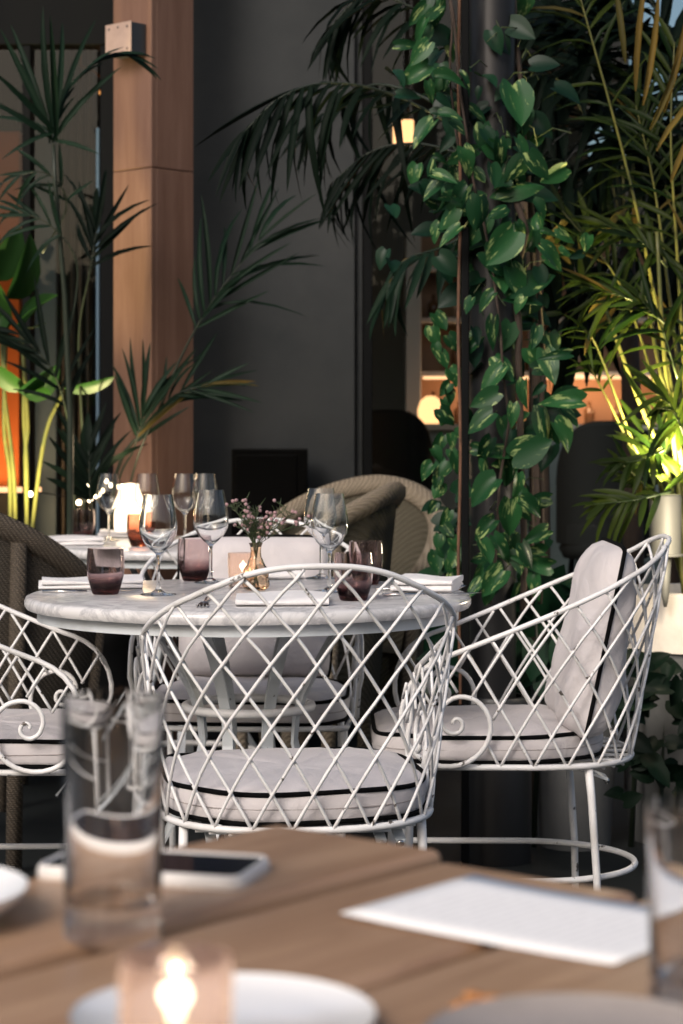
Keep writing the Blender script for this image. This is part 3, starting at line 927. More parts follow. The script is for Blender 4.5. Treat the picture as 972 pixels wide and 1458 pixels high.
# ------------------------------------------------------------------ round marble tables
def make_table(label):
    t = thing("marble_table", label, "table", (0, 0, 0), 0, "round marble topped tables")
    q = MB(); q.lathe([(0, .74), (.440, .74), (.447, .737), (.45, .730), (.45, .722), (.446, .7155), (.44, .715), (0, .715)], 96)
    q.build("marble_top", m_marble, t, sharp=50)
    q = MB(); q.lathe([(.425, .7148), (.425, .692), (.405, .692), (.405, .7148)], 72, closed=True); q.build("apron_ring", m_strap, t, sharp=40)
    for k in range(8):
        a = 2 * math.pi * (k + .5) / 8 + .02
        pts = []
        for j in range(15):
            u = j / 14
            z = .69 * (1 - u)
            rr = .098 + .235 * abs(z - .46) ** 1.5 / (.23 ** 1.5) * (.50 if z > .46 else .42)
            pts.append(Vector((rr * math.cos(a), rr * math.sin(a), z)))
        q = MB()
        rad = Vector((math.cos(a), math.sin(a), 0)); tn = Vector((-math.sin(a), math.cos(a), 0))
        vs = []; fs = []
        for j, p in enumerate(pts):
            for (dx, dn) in ((-.0115, -.003), (.0115, -.003), (.0115, .003), (-.0115, .003)):
                vs.append(p + tn * dx + rad * dn)
        for j in range(14):
            for k2 in range(4):
                l = (k2 + 1) % 4
                fs.append((j * 4 + k2, j * 4 + l, j * 4 + 4 + l, j * 4 + 4 + k2))
        fs += [(3, 2, 1, 0), tuple(14 * 4 + i for i in range(4))]
        q.add(vs, fs); q.build("leg_strap", m_strap, t, smooth=False)
    for z, r_ in ((.512, .128), (.12, .215)):
        q = MB(); q.tube([(r_ * math.cos(2 * math.pi * k / 48), r_ * math.sin(2 * math.pi * k / 48), z) for k in range(48)], .009, 8, closed=True); q.build("waist_ring", m_white, t)
    return t
tab = make_table("round white marble table laid for four among the lattice chairs")
TC = Vector((-.188, 4.27, 0)); tab.location = TC
T2 = Vector((-.46, 6.2, 0))
dup(tab, T2, .4, "round marble table farther back at left beside the wooden pillar")

# ------------------------------------------------------------------ tableware
TZ = .7402
def on(px, Y, z=TZ): return Vector((X(px, Y), Y, z))
def wine_mesh():
    q = MB()
    o = [(0, 0), (.034, 0), (.036, .001), (.034, .0025), (.014, .0055), (.0055, .011), (.0036, .022), (.0034, .05), (.0036, .074), (.006, .083), (.016, .091), (.028, .103), (.0365, .120), (.0385, .134), (.0375, .150), (.0335, .175), (.0285, .2015)]
    i = [(.0275, .2015), (.0325, .175), (.0363, .150), (.0373, .134), (.0353, .121), (.027, .105), (.015, .093), (.005, .088), (0, .0875)]
    q.lathe(o + i, 40); return q.mesh("wine_glass", m_wine, sharp=45)
wm = wine_mesh()
for px, Y, lab in ((225, 4.228, "empty wine glass beside the mauve tumbler at left"), (300, 4.56, "empty wine glass just right of the pale pink tumbler"),
                   (457, 4.70, "farther of the two wine glasses right of the vase"), (469, 4.30, "nearer of the two wine glasses right of the vase"),
                   (155, 6.35, "wine glass on the far table in front of bright fairy lights"), (209, 6.36, "wine glass on the far table in front of the glowing lamp"),
                   (263, 6.3, "wine glass on the far table, left one before the charcoal wall"), (292, 6.34, "wine glass on the far table, right one before the charcoal wall")):
    o = new_obj("wine_glass", wm, None, on(px, Y)); tag(o, lab, "wine glass", "wine glasses on the marble tables")
def tumbler_mesh(mt):
    q = MB()
    q.lathe([(0, .0), (.024, 0), (.0265, .002), (.031, .016), (.0365, .036), (.0382, .055), (.0375, .075), (.0358, .0925), (.0345, .0925), (.0358, .075), (.0365, .055), (.0348, .036), (.029, .018), (.023, .012), (0, .0105)], 40)
    return q.mesh("tumbler", mt, sharp=45)
tm, trm = tumbler_mesh(m_tumb), tumbler_mesh(m_red)
for px, Y, lab, me in ((150, 4.247, "mauve glass tumbler at the left edge of the near marble table", tm), (277, 4.63, "pale pink tumbler standing before the back pillow", tm),
                       (503, 4.09, "mauve tumbler behind the arch of the nearest chair", tm), (521, 4.52, "tumbler half hidden behind the mauve one at right", tm),
                       (117, 6.38, "mauve tumbler at the left edge of the far table", tm), (199, 6.02, "amber red tumbler on the far table beside the glowing lamp", trm)):
    o = new_obj("tumbler", me, None, on(px, Y)); tag(o, lab, "tumbler", "tinted tumblers on the marble tables")

def napkin(label, px, Y, w, d, rz, layers=3, t=.0055, z=TZ, skew=0.0):
    o = thing("napkin", label, "napkin", on(px, Y, z), rz, "folded white napkins")
    for k in range(layers):
        q = MB(); n = 14
        z0 = k * t
        ww, dd = w * (1 - .03 * k), d * (1 - .05 * k)
        sd_ = rnd.uniform(0, 6)
        def f(u, v):
            # a folded layer: flat slab with one round folded edge and a soft wave
            ang = 2 * math.pi * v
            c, s = math.cos(ang), math.sin(ang)
            y = dd / 2 * math.copysign(abs(c) ** .35, c); zz = t / 2 * math.copysign(abs(s) ** .8, s)
            x = (u - .5) * ww
            return (x + skew * y + .004 * k, y + .003 * math.sin(4 * u + sd_), z0 + t / 2 + zz * (1 + .12 * math.sin(6 * u + sd_)) + (.0022 * (1 + math.sin(5 * u + 1.6 * c + sd_)) if s > .2 else 0) + .004 * k * (u - .4) ** 2)
        q.grid(f, n, 20)
        for i in (0, n):
            q.f.append(tuple(j * (n + 1) + i for j in range(20))); q.m.append(0)
        q.build("fold", m_linen, o, sharp=60)
    return o
napkin("folded white napkin behind the mauve tumbler at left", 128, 4.44, .215, .15, R(8), 2, .0085)
napkin("folded white napkin at the right edge of the marble table", 608, 4.36, .125, .16, R(-12), 2, .0125)
napkin("folded white napkin on the table beyond the amber vase", 400, 4.72, .10, .12, R(4), 1, .017)
napkin("folded white napkin at the front edge of the marble table", 401, 4.04, .175, .20, R(2), 1, .013)
napkin("large folded napkin on the far table beside the tumbler", 103, 6.12, .17, .18, R(10), 2, .010)
napkin("small folded napkin on the far table under the lamp", 168, 6.55, .11, .10, R(-5), 2, .010)

def cutlery(name, label, px, Y, rz, kind):
    o = thing(name, label, name, on(px, Y, TZ + .001), rz, "cutlery on the marble table")
    q = MB()
    if kind == 'fork':
        q.tube([(0, 0, .003), (0, .06, .003), (0, .10, .004), (0, .125, .004)], [.0055, .004, .003, .0035], 8, flat=(.5, 1)); q.build("handle", m_steel, o)
        q = MB(); q.grid(lambda u, v: ((u - .5) * (.012 + .010 * math.sin(min(1, v * 1.4) * 1.57)), .122 + .028 * v, .004 - .006 * math.sin(v * 1.5) + .0016), 6, 5); q.build("neck", m_steel, o)
        for k in range(4):
            x = -.0096 + .0064 * k
            q = MB(); q.tube([(x, .149, .0), (x, .17, -.0005), (x, .188, .003), (x, .197, .006)], [.0017, .0016, .0014, .0008], 6); q.build("tine", m_steel, o)
    else:
        q = MB(); q.tube([(0, 0, .003), (0, .05, .003), (0, .09, .003)], [.006, .0055, .0045], 8, flat=(.5, 1)); q.build("handle", m_steel, o)
        q = MB(); q.tube([(0, .088, .003), (0, .12, .003), (0, .18, .003), (0, .205, .003)], [.0045, .009, .0095, .002], 8, flat=(.12, 1)); q.build("blade", m_steel, o)
    return o
fk = cutlery("fork", "steel fork at the front edge of the marble table, tines towards camera", 296, 4.10, R(180), 'fork')
cutlery("knife", "steel knife along the front of the left napkin", 60, 4.27, R(-88), 'knife')
cutlery("knife", "steel knife lying before the right napkin", 545, 4.18, R(-75), 'knife')
cutlery("fork", "steel fork half hidden left of the right napkin", 535, 4.33, R(-70), 'fork')

def votive(label, loc, r, h, mat, flame_s, energy, wz=.0255, cat="candle holder"):
    o = thing("candle_holder", label, cat, loc)
    q = MB()
    n = 36
    pro = [(0, 0), (r * .88, 0), (r * .92, .002)] + [(r * (.93 + .07 * k / 10), .004 + (h - .004) * k / 10) for k in range(11)]
    pro += [(r * .93 - .0002, h), (r * .90, h * .5), (r * .87, .011), (0, .0082)]
    q.lathe(pro, n)
    for k_, (x, y, z) in enumerate(q.v):
        rr = math.hypot(x, y)
        if rr > r * .925 and .003 < z < h * .95:
            wv = 1 + .05 * math.sin(12 * math.atan2(y, x) + (3.14 if int(z / h * 10) % 2 else 0)); q.v[k_] = (x * wv, y * wv, z)
    q.build("glass_cup", mat, o, sharp=50)
    q = MB(); q.lathe([(0, .0085), (r * .62, .0085), (r * .62, wz + .0005), (r * .55, wz + .0015), (0, wz)], 20); q.build("tealight", m_wax, o)
    hf = flame_s
    q = MB(); q.lathe([(0, 0), (hf * .12, hf * .10), (hf * .17, hf * .30), (hf * .13, hf * .6), (hf * .07, hf * .85), (0, hf)], 14, (0, 0, wz + .0055)); q.build("flame", m_flame, o)
    q = MB(); q.tube([(0, 0, wz), (0.0005, 0, wz + .0075)], .0007, 5); q.build("wick", m_black, o)
    light("candle_light", o, (0, 0, wz + .0055 + hf * .5), energy, (1, .80, .62), size=.008)
    return o
votive("rose glass candle holder glowing beside the amber vase", on(346, 4.44), .032, .072, m_rose, .026, .35)

vs_ = thing("bud_vase", "small amber faceted glass vase in the middle of the marble table", "vase", on(364, 4.36))
q = MB(); n = 40
prof = [(.018, .0), (.0235, .003), (.0275, .014), (.028, .026), (.025, .040), (.018, .056), (.012, .068), (.0105, .080), (.0115, .090), (.0145, .097)]
def fv(u, v):
    a = 2 * math.pi * u; k = v * (len(prof) - 1); i = min(int(k), len(prof) - 2); f_ = k - i
    rr = prof[i][0] * (1 - f_) + prof[i + 1][0] * f_; zz = prof[i][1] * (1 - f_) + prof[i + 1][1] * f_
    rr *= 1 + (.045 * math.sin(8 * a + zz * 190) if zz < .06 else 0)
    return (rr * math.cos(a), rr * math.sin(a), zz)
pro = [(0, 0)] + [(math.hypot(*fv(0, k / 27)[:2]), fv(0, k / 27)[2]) for k in range(28)] + [(.0130, .097), (.0092, .080), (.010, .068), (.016, .056), (.0225, .038), (.0248, .024), (.022, .008), (0, .006)]
q.lathe(pro, n)
for k_, (x, y, z) in enumerate(q.v):
    rr = math.hypot(x, y)
    if rr > .0 and z < .06 and 1 + n <= k_ < 1 + n * 28:
        wv = 1 + .04 * math.sin(8 * math.atan2(y, x) + z * 190); q.v[k_] = (x * wv, y * wv, z)
q.build("glass_body", m_amber, vs_, sharp=60)
fl = thing("flower_bunch", "loose bunch of tiny pink waxflowers in the amber vase", "flowers", on(364, 4.36, TZ + .006))
fr_ = random.Random(11)
q = MB(); q.lathe([(0, -.001), (.0035, 0), (.0042, .003), (.002, .0055), (0, .006)], 6); bud = q.mesh("blossom", m_petal)
nbl = 0
for k in range(17):
    a = fr_.uniform(0, 2 * math.pi); sp = fr_.uniform(.02, .085); hh = fr_.uniform(.135, .19) - sp * .25
    if k % 4 == 0: sp *= 1.25
    tip = Vector((sp * math.cos(a) + .014, sp * math.sin(a), hh))
    base = Vector((.006 * math.cos(a + 3), .006 * math.sin(a + 3), .004)); nk = Vector((.005 * math.cos(a), .005 * math.sin(a), .088))
    pts = [base, nk, nk.lerp(tip, .4) + Vector((0, 0, .010)), nk.lerp(tip, .75) + Vector((0, 0, .006)), tip]
    q = MB(); q.tube(pts, [.0010, .0010, .0008, .0006, .0004], 5)
    for j in range(16):
        u = .15 + .85 * j / 16
        p = nk.lerp(tip, u) + Vector((0, 0, .009 * math.sin(u * 3)))
        d = Vector((fr_.uniform(-1, 1), fr_.uniform(-1, 1), fr_.uniform(.1, 1))).normalized()
        L = fr_.uniform(.012, .03)
        q.tube([p, p + d * L * .6, p + d * L + Vector((0, 0, .002))], [.0009, .0009, .0003], 4)
        if fr_.random() < .24:
            o = new_obj("blossom", bud, fl, p + d * L); o.rotation_euler = (fr_.uniform(-1, 1), fr_.uniform(-1, 1), 0); nbl += 1
    q.build("sprig", m_stem, fl)

# glowing table lamp and small lights by the far table
tl = thing("table_lamp", "softly glowing frosted table lamp on the far marble table", "lamp", on(185, 6.56))
q = MB(); q.lathe([(0, .012), (.044, .012), (.050, .03), (.050, .07), (.044, .105), (.034, .13), (.024, .15), (.02, .165), (0, .168)], 28); q.build("lamp_shade", m_lampglow, tl)
q = MB(); q.lathe([(0, 0), (.04, 0), (.04, .0115), (0, .0115)], 24); q.build("base", m_steel, tl)
light("lamp_light", tl, (0, -.03, .26), 1.6, (1, .74, .45), size=.05)
fy = thing("fairy_lights", "string of small bright warm bulbs behind the far table at left", "string lights", P(150, 700, 6.75))
base = P(150, 700, 6.75)
q = MB(); q.lathe([(0, -.008), (.007, -.004), (.0085, .002), (.005, .008), (0, .010)], 10); blm = q.mesh("bulb", m_bulb)
bp_ = [(43, 704), (112, 716), (124, 690), (132, 699), (136, 706), (128, 712), (150, 686), (158, 692), (166, 690), (174, 694), (143, 700)]
for px, py in bp_: new_obj("bulb", blm, fy, P(px, py, 6.75 + rnd.uniform(-.03, .03)) - base)
q = MB(); q.tube([P(px, py, 6.76) - base + Vector((0, 0, .012)) for px, py in bp_], .002, 5); q.build("cable", m_black, fy)

# ------------------------------------------------------------------ wicker chairs
def make_wicker(label, mat, rim):
    w = thing("wicker_chair", label, "chair", (0, 0, 0), 0, "wicker tub chairs")
    a_, b_ = .30, .29
    def ht(t):            # height of the rim round the tub, t 0..1 left arm, back, right arm
        u = abs(2 * t - 1)
        return .90 - .27 * u ** 1.7
    def pl(t, sc_=1.0):
        ang = math.pi * (1.22 * t - .11)
        return Vector((-a_ * sc_ * math.cos(ang), -b_ * sc_ * math.sin(ang) + .03, 0))
    q = MB()
    def fo(u, v):
        p = pl(u, .80 + .20 * v); return (p.x, p.y, .29 + (ht(u) - .29) * v)
    def fi(u, v):
        p = pl(u, .74 + .19 * v); return (p.x, p.y, .40 + (ht(u) - .40) * v)
    q.grid(fo, 40, 14); q.grid(fi, 40, 10); q.build("woven_tub", mat, w)
    q = MB(); q.tube([pl(k / 40, .975) + Vector((0, 0, ht(k / 40))) for k in range(41)], .036, 10, flat=(.75, 1)); q.build("rim", rim, w)
    q = MB(); q.grid(lambda u, v: ((pl(u, .78) * v).x, (pl(u, .78) * v).y, .40), 30, 4); q.grid(lambda u, v: ((u - .5) * .42, .20 + .02 * math.sin(u * 3.14), .29 + .11 * v), 10, 5); q.build("seat", mat, w)
    for sx in (-1, 1):
        q = MB(); q.tube([pl(.5 + sx * .5, .96) + Vector((0, 0, ht(1))), pl(.5 + sx * .5, .84) + Vector((0, 0, .3)), pl(.5 + sx * .5, .80)], .020, 8); q.build("leg", rim, w)
        q = MB(); q.tube([pl(.5 + sx * .24, 1.03) + Vector((0, 0, ht(.5 + sx * .24) - .02)), pl(.5 + sx * .24, .90) + Vector((0, 0, .34)), pl(.5 + sx * .24, .84)], .020, 8); q.build("leg", rim, w)
    return w
wk = make_wicker("dark wicker tub chair at left edge, its back towards us", m_wick, m_wick2)
wk2 = make_wicker("pale wicker tub chair behind the wine glasses, nearer of the right pair", m_wick3, m_wick4)
wk2.location = (-.105, 5.86, 0); wk2.rotation_euler = (0, 0, R(76))
wk.location = (-.90, 5.30, 0); wk.rotation_euler = (0, 0, R(-32))
dup(wk, (-1.07, 6.15, 0), R(-88), "wicker tub chair at left edge holding a grey pillow")
dup(wk2, (.02, 6.50, 0), R(158), "wicker tub chair farthest right, against the window")
pillow("grey pillow with black piping in the wicker chair at left", (-1.10, 6.12, .44), R(-95), R(-10), .36, .34, .12, m_fab2, "chair_pillow", 8)
# ------------------------------------------------------------------ foreground table
FU = Vector((.636, .772, 0)).normalized(); FV = Vector((FU.y, -FU.x, 0))
ft = thing("plank_table", "brown wooden plank table filling the foreground", "table", (0, 0, 0))
FZ = .75
c0 = Vector((-.0637, 1.690, 0))
frm = Matrix((FU, FV, (0, 0, 1))).transposed()
angU = math.atan2(FU.y, FU.x)
for k in range(5):
    wd = .1815
    ln = 1.45
    end = .010 if k == 0 else (-.008 if k == 1 else rnd.uniform(-.004, .004))
    cpt = c0 + FV * (wd * k + wd / 2) + FU * (end - ln / 2)
    q = MB(); q.box((0, 0, 0), (ln, wd - .012, .042))
    pl_ = q.build("plank", m_table, ft, smooth=True, bevel=.008, seg=3, loc=cpt + Vector((0, 0, FZ - .021 + (.003 if k == 0 else -.001 * (k % 2)))))
    pl_.rotation_euler = (0, 0, angU)
for su in (.07, 1.36):
    q = MB(); q.box((0, 0, 0), (.07, .86, .05)); o = q.build("batten", m_table, ft, smooth=False, bevel=.003, loc=c0 + FV * .46 - FU * su + Vector((0, 0, FZ - .068))); o.rotation_euler = (0, 0, angU)
    for sv in (.08, .84):
        q = MB(); q.box((0, 0, 0), (.06, .06, FZ - .095)); o = q.build("leg", m_table, ft, smooth=False, bevel=.004, loc=c0 + FV * sv - FU * su + Vector((0, 0, (FZ - .095) / 2))); o.rotation_euler = (0, 0, angU)

def dish(label, loc, r, h, mat, name="side_plate"):
    q = MB(); q.lathe([(0, .004), (r * .55, .004), (r * .7, .008), (r * .98, h - .002), (r, h), (r * .985, h - .005), (r * .72, .003), (r * .58, 0), (0, 0)], 64)
    o = q.build(name, mat, None, loc=loc, sharp=70); return tag(o, label, "plate")
dish("white porcelain side plate behind the glowing candle in the foreground", (-.062, 1.104, FZ + .0003), .080, .013, m_dish)
dish("thick white dish cut by the left edge of the picture", (-.289, 1.345, FZ + .0003), .088, .026, m_dish, "white_dish")
dish("grey stoneware plate at the bottom right of the foreground", (.122, 1.055, FZ + .0003), .082, .014, m_stone, "stoneware_plate")
cr = MB()
for (dx, dy, dz, s_) in ((0, 0, 0, .010), (.014, .008, .003, .008), (.004, .012, .006, .006)):
    base_ = len(cr.v)
    cr.lathe([(0, -s_ * .5), (s_ * .7, -s_ * .35), (s_, 0), (s_ * .75, s_ * .4), (0, s_ * .55)], 10, (dx, dy, dz + s_ * .5))
m_crust = M("bread_crust", (.50, .22, .07), rough=.7, noise=(90, (.3, .12, .04), .8), bump=(120, .6))
tag(cr.build("bread_crust", m_crust, None, loc=(X(664, 1.135), 1.135, FZ + .0006)), "small golden crust of bread at the rim of the stoneware plate", "bread")
votive("frosted rose candle holder with bright flame at bottom left", (-.0775, .985, FZ + .0003), .0265, .071, m_rose, .029, .17, .034)

def highball(label, loc, r, h, name="highball_glass"):
    q = MB(); q.lathe([(0, 0), (r * .90, 0), (r * .95, .002), (r * .95, .012), (r * .93, .018), (r * .94, .022), (r, h), (r - .0017, h), (r * .94 - .0022, .027), (r * .80, .0225), (0, .021)], 56)
    o = q.build(name, m_clear, None, loc=loc, sharp=45); return tag(o, label, "glass", "clear water glasses on the wooden table")
highball("tall clear water glass beside the phone in the foreground", (X(161, 1.32), 1.32, FZ + .0003), .0325, .151)
highball("clear water glass cut by the right edge of the picture", (X(1003, 1.139), 1.139, FZ + .0003), .0315, .116)
# phone
ph = thing("mobile_phone", "mobile phone in a cream case lying behind the tall water glass", "phone", (-.133, 1.497, FZ + .0003), R(-15))
def rrect(w, d, r, n=6):
    pts = []
    for (cx_, cy_, a0) in ((w / 2 - r, d / 2 - r, 0), (-w / 2 + r, d / 2 - r, 90), (-w / 2 + r, -d / 2 + r, 180), (w / 2 - r, -d / 2 + r, 270)):
        for k in range(n + 1):
            a = R(a0 + 90 * k / n); pts.append((cx_ + r * math.cos(a), cy_ + r * math.sin(a)))
    return pts
def slab(w, d, r, prof):
    q = MB(); n = None
    for (ins, z) in prof:
        pts = rrect(w - 2 * ins, d - 2 * ins, max(.001, r - ins)); n = len(pts)
        q.v.extend([(x, y, z) for x, y in pts])
    for i in range(len(prof) - 1):
        for k in range(n):
            l = (k + 1) % n
            q.f.append((i * n + k, i * n + l, (i + 1) * n + l, (i + 1) * n + k)); q.m.append(0)
    q.f.append(tuple(range(n))[::-1]); q.m.append(0)
    q.f.append(tuple((len(prof) - 1) * n + k for k in range(n))); q.m.append(0)
    return q
slab(.154, .080, .013, [(.003, 0), (.0006, .002), (0, .006), (.0006, .0105), (.0025, .0125), (.0045, .0120), (.005, .0108)]).build("case", m_case, ph, sharp=60)
slab(.1435, .0695, .009, [(0, .0108), (0, .0112), (.0005, .0115)]).build("screen", m_screen, ph, sharp=30)
# paper menu
q = MB(); pw, pd = .21, .149
q.grid(lambda u, v: ((u - .5) * pw, (v - .5) * pd, .0004 + .0012 * (abs(2 * u - 1) ** 3) * (1 + v)), 12, 6)
c_ = Vector((-.0014, 1.378, 0)) + FV * (pw / 2) + FU * (pd / 2)
pa = q.build("paper_menu", m_paper, None, loc=(c_.x, c_.y, FZ + .0006)); pa.rotation_euler = (0, 0, math.atan2(FV.y, FV.x))
sol = pa.modifiers.new("thickness", 'SOLIDIFY'); sol.thickness = .0003
tag(pa, "white sheet of paper lying on the wooden planks", "paper")

# ------------------------------------------------------------------ column and vine
colx = thing("steel_column", "round dark steel column wrapped in variegated vine", "column", (X(701, 5.25), 5.25, 0))
q = MB(); q.lathe([(0, 0), (.0586, 0), (.0586, 3.3), (0, 3.3)], 40); q.build("shaft", m_col, colx, sharp=40)
pp = thing("drain_pipe", "thin black square pipe standing left of the steel column", "pipe", (X(662, 5.15), 5.15, 0))
q = MB(); q.box((0, 0, 1.65), (.019, .019, 3.3)); q.build("pipe", m_black, pp, smooth=False, bevel=.003)
q = MB(); q.tube([(-.014 + .003 * math.sin(k * 1.1), -.004, .25 + 2.6 * k / 24) for k in range(25)], .0042, 6); q.build("rusty_rod", m_rust, pp)
bp2 = thing("black_planter", "tall round black planter at the foot of the steel column", "planter", (X(708, 5.25), 5.25, 0))
q = MB(); q.lathe([(.062, .02), (.084, 0), (.085, .01), (.085, .40), (.080, .41), (.062, .41)], 36); q.build("pot", m_blackpot, bp2, sharp=40)

def leaf_mesh(name, mt, curl=.12, fold=.25, wid=.78, seg=7, cup=0.0):
    """heart-shaped blade, unit long, hanging along +Y from its stalk"""
    q = MB()
    ws = [0.30, .44, .50, .48, .40, .27, .12, 0.0]
    ys = [-.07, .06, .22, .40, .58, .76, .90, 1.0]
    rows = []
    for w_, y in zip(ws, ys):
        w_ *= wid
        row = []
        for s_ in (-1, -.5, 0, .5, 1):
            x = s_ * w_
            zz = fold * abs(x) - curl * y * y + cup * abs(s_) * w_ * .6
            yy = y - (.05 * abs(s_) if y < 0 else 0) + (.07 if (y < 0 and s_ == 0) else 0)
            row.append((x, yy, zz))
        rows.append(row)
    vs = [v for r_ in rows for v in r_]
    fs = []
    for j in range(len(rows) - 1):
        for k in range(4):
            fs.append((j * 5 + k, j * 5 + k + 1, j * 5 + 6 + k, j * 5 + 5 + k))
    q.add(vs, fs); return q.mesh(name, mt)
LM = [leaf_mesh("leaf", m_pothos, .15, .22), leaf_mesh("leaf", m_pothos, .30, .45, .72), leaf_mesh("leaf", m_pothos, -.08, .30, .85), leaf_mesh("leaf", m_pothos, .4, .7, .8), leaf_mesh("leaf", m_pothos, .25, -.35, .9), leaf_mesh("leaf", m_pothos, .7, .5, .62)]
LMD = [leaf_mesh("leaf", m_pothosd, .15, .25), leaf_mesh("leaf", m_pothosd, .3, .4, .8)]

m_shade = leaf_mat("shaded_leaf", (.0016, .005, .003), (.004, .012, .006), .5, .1, spec=.08)  # darker copy of the shrub leaf, shade put into its colour
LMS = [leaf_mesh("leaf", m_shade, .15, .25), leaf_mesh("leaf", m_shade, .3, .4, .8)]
def orient(d, n, scale):
    d = d.normalized(); n = (n - d * n.dot(d)).normalized(); x = d.cross(n)
    s = scale if isinstance(scale, (tuple, list)) else (scale, scale, scale)
    return Matrix(((x.x * s[0], d.x * s[1], n.x * s[2], 0), (x.y * s[0], d.y * s[1], n.y * s[2], 0), (x.z * s[0], d.z * s[1], n.z * s[2], 0), (0, 0, 0, 1)))
def put_leaf(parent, base, me, pos, d, n, size, name="leaf"):
    o = new_obj(name, me, parent)
    o.matrix_local = Matrix.Translation(pos - base) @ orient(d, n, size)
    return o

vine = thing("pothos_vine", "variegated green pothos vine climbing the steel column", "vine", (X(720, 5.2), 5.2, 0))
vb = Vector(vine.location)
lr = random.Random(21)
LEAVES = [(598,75,46,-1),(590,105,48,-1),(640,112,50,1),(664,113,30,1),(602,188,58,-1),(640,163,42,-1),(652,180,36,1),(680,162,46,1),(688,196,52,0),(734,150,64,0),(712,220,64,0),(745,215,56,1),(766,236,52,1),(738,262,72,0),(612,238,36,-1),(618,268,54,-1),(632,252,44,0),(655,283,54,-1),(684,302,50,0),(710,300,42,0),(636,310,46,-1),(672,330,80,-1),(712,352,80,-1),(712,398,62,0),(756,402,66,0),(786,362,50,1),(804,336,32,1),(692,428,42,-1),(700,470,54,-1),(722,478,44,0),(672,492,38,-1),(700,540,48,-1),(716,520,40,0),(690,568,50,-1),(684,600,52,-1),(730,590,46,0),(756,640,76,1),(806,568,64,1),(778,604,58,0),(802,620,58,1),(782,520,58,0),(795,505,52,1),(704,642,46,-1),(722,668,52,0),(688,698,54,-1),(738,692,46,0),(726,736,64,0),(690,752,54,-1),(690,786,50,0),(756,722,44,1),(764,762,48,1),(738,800,46,0),(702,828,56,-1),(676,838,40,-1),(715,610,44,0),(745,560,42,0),(760,480,44,0),(742,330,40,0),(650,225,40,-1),(700,250,38,0),(768,300,44,1),(730,385,44,0),(690,640,40,-1),(752,790,44,1),(716,780,50,0),(770,805,46,1),(598,40,48,-1),(618,20,44,-1),(612,130,42,0),(640,335,40,-1)]
for (px, py, sz, lean) in LEAVES:
    Y = lr.uniform(5.02, 5.16)
    s_ = sz * Y / FPX
    d = Vector((lean * lr.uniform(.35, 1.1) + lr.uniform(-.3, .3), lr.uniform(-.35, .1), -1.0 + lr.uniform(-.1, .5)))
    n = Vector((lr.uniform(-.9, .9), -1, lr.uniform(-.1, 1.0)))
    c = P(px, py, Y)
    if lr.random() < .3: d = Vector((lr.uniform(-1.2, 1.2), lr.uniform(-.5, .2), lr.uniform(-.6, .35)))
    s_ *= lr.uniform(.66, 1.0)
    put_leaf(vine, vb, LM[lr.randrange(len(LM))], c - d.normalized() * s_ * .5, d, n, (s_ * lr.uniform(.7, 1.05), s_ * 1.1, s_ * lr.uniform(.6, 1.6)))
for (px, py, sz, lean) in LEAVES:
    for j in range(2 if py < 420 else 1):
        Y = lr.uniform(5.10, 5.24); s_ = sz * lr.uniform(.5, .85) * Y / FPX
        d = Vector((lr.uniform(-1.1, 1.1), lr.uniform(-.5, .2), lr.uniform(-1, .3))); n = Vector((lr.uniform(-.9, .9), -1, lr.uniform(-.1, 1)))
        c = P(px + lr.uniform(-30, 26), py + lr.uniform(-26, 30), Y)
        if px < 625 and 140 < py < 215: continue
        put_leaf(vine, vb, (LM[lr.randrange(6)] if lr.random() < .6 else LMD[lr.randrange(2)]), c - d.normalized() * s_ * .5, d, n, (s_ * lr.uniform(.7, 1), s_, s_ * lr.uniform(.6, 1.6)))
for k in range(75):
    c = P(lr.gauss(675, 52), lr.uniform(30, 420), lr.uniform(5.16, 5.3))
    if k % 3 == 0: c = P(lr.gauss(745, 26), lr.uniform(380, 860), lr.uniform(5.2, 5.34))
    put_leaf(vine, vb, LMD[lr.randrange(2)], c, Vector((lr.uniform(-1, 1), -.2, lr.uniform(-1, .2))), Vector((lr.uniform(-.8, .8), -1, lr.uniform(0, 1))), lr.uniform(.045, .085))
for k in range(70):
    py = lr.uniform(0, 870)
    px = 716 + lr.gauss(0, 40) + (-30 if py < 330 else 12 if py > 420 else 0)
    Y = lr.uniform(5.08, 5.32); sz = lr.uniform(18, 44); s_ = sz * Y / FPX
    d = Vector((lr.uniform(-.8, .8), lr.uniform(-.4, .2), -1)); n = Vector((lr.uniform(-.8, .8), -1, lr.uniform(0, .9)))
    c = P(px, py, Y)
    if abs(px - 701) < 30 and (py < 140 or 215 < py < 300): continue
    if lr.random() < .55: c.y += .12
    put_leaf(vine, vb, (LM[lr.randrange(6)] if lr.random() < .55 else LMD[lr.randrange(2)]), c - d.normalized() * s_ * .5, d, n, s_)
for k in range(46):
    py = lr.uniform(20, 840); a_ = P(lr.uniform(690, 765), py, 5.2); b_ = a_ + Vector((lr.uniform(-.09, .09), lr.uniform(-.08, 0), lr.uniform(-.05, .05)))
    q = MB(); q.tube([a_ - vb, a_.lerp(b_, .5) - vb + Vector((0, 0, .02)), b_ - vb], .0014, 5); q.build("stalk", m_stem, vine)
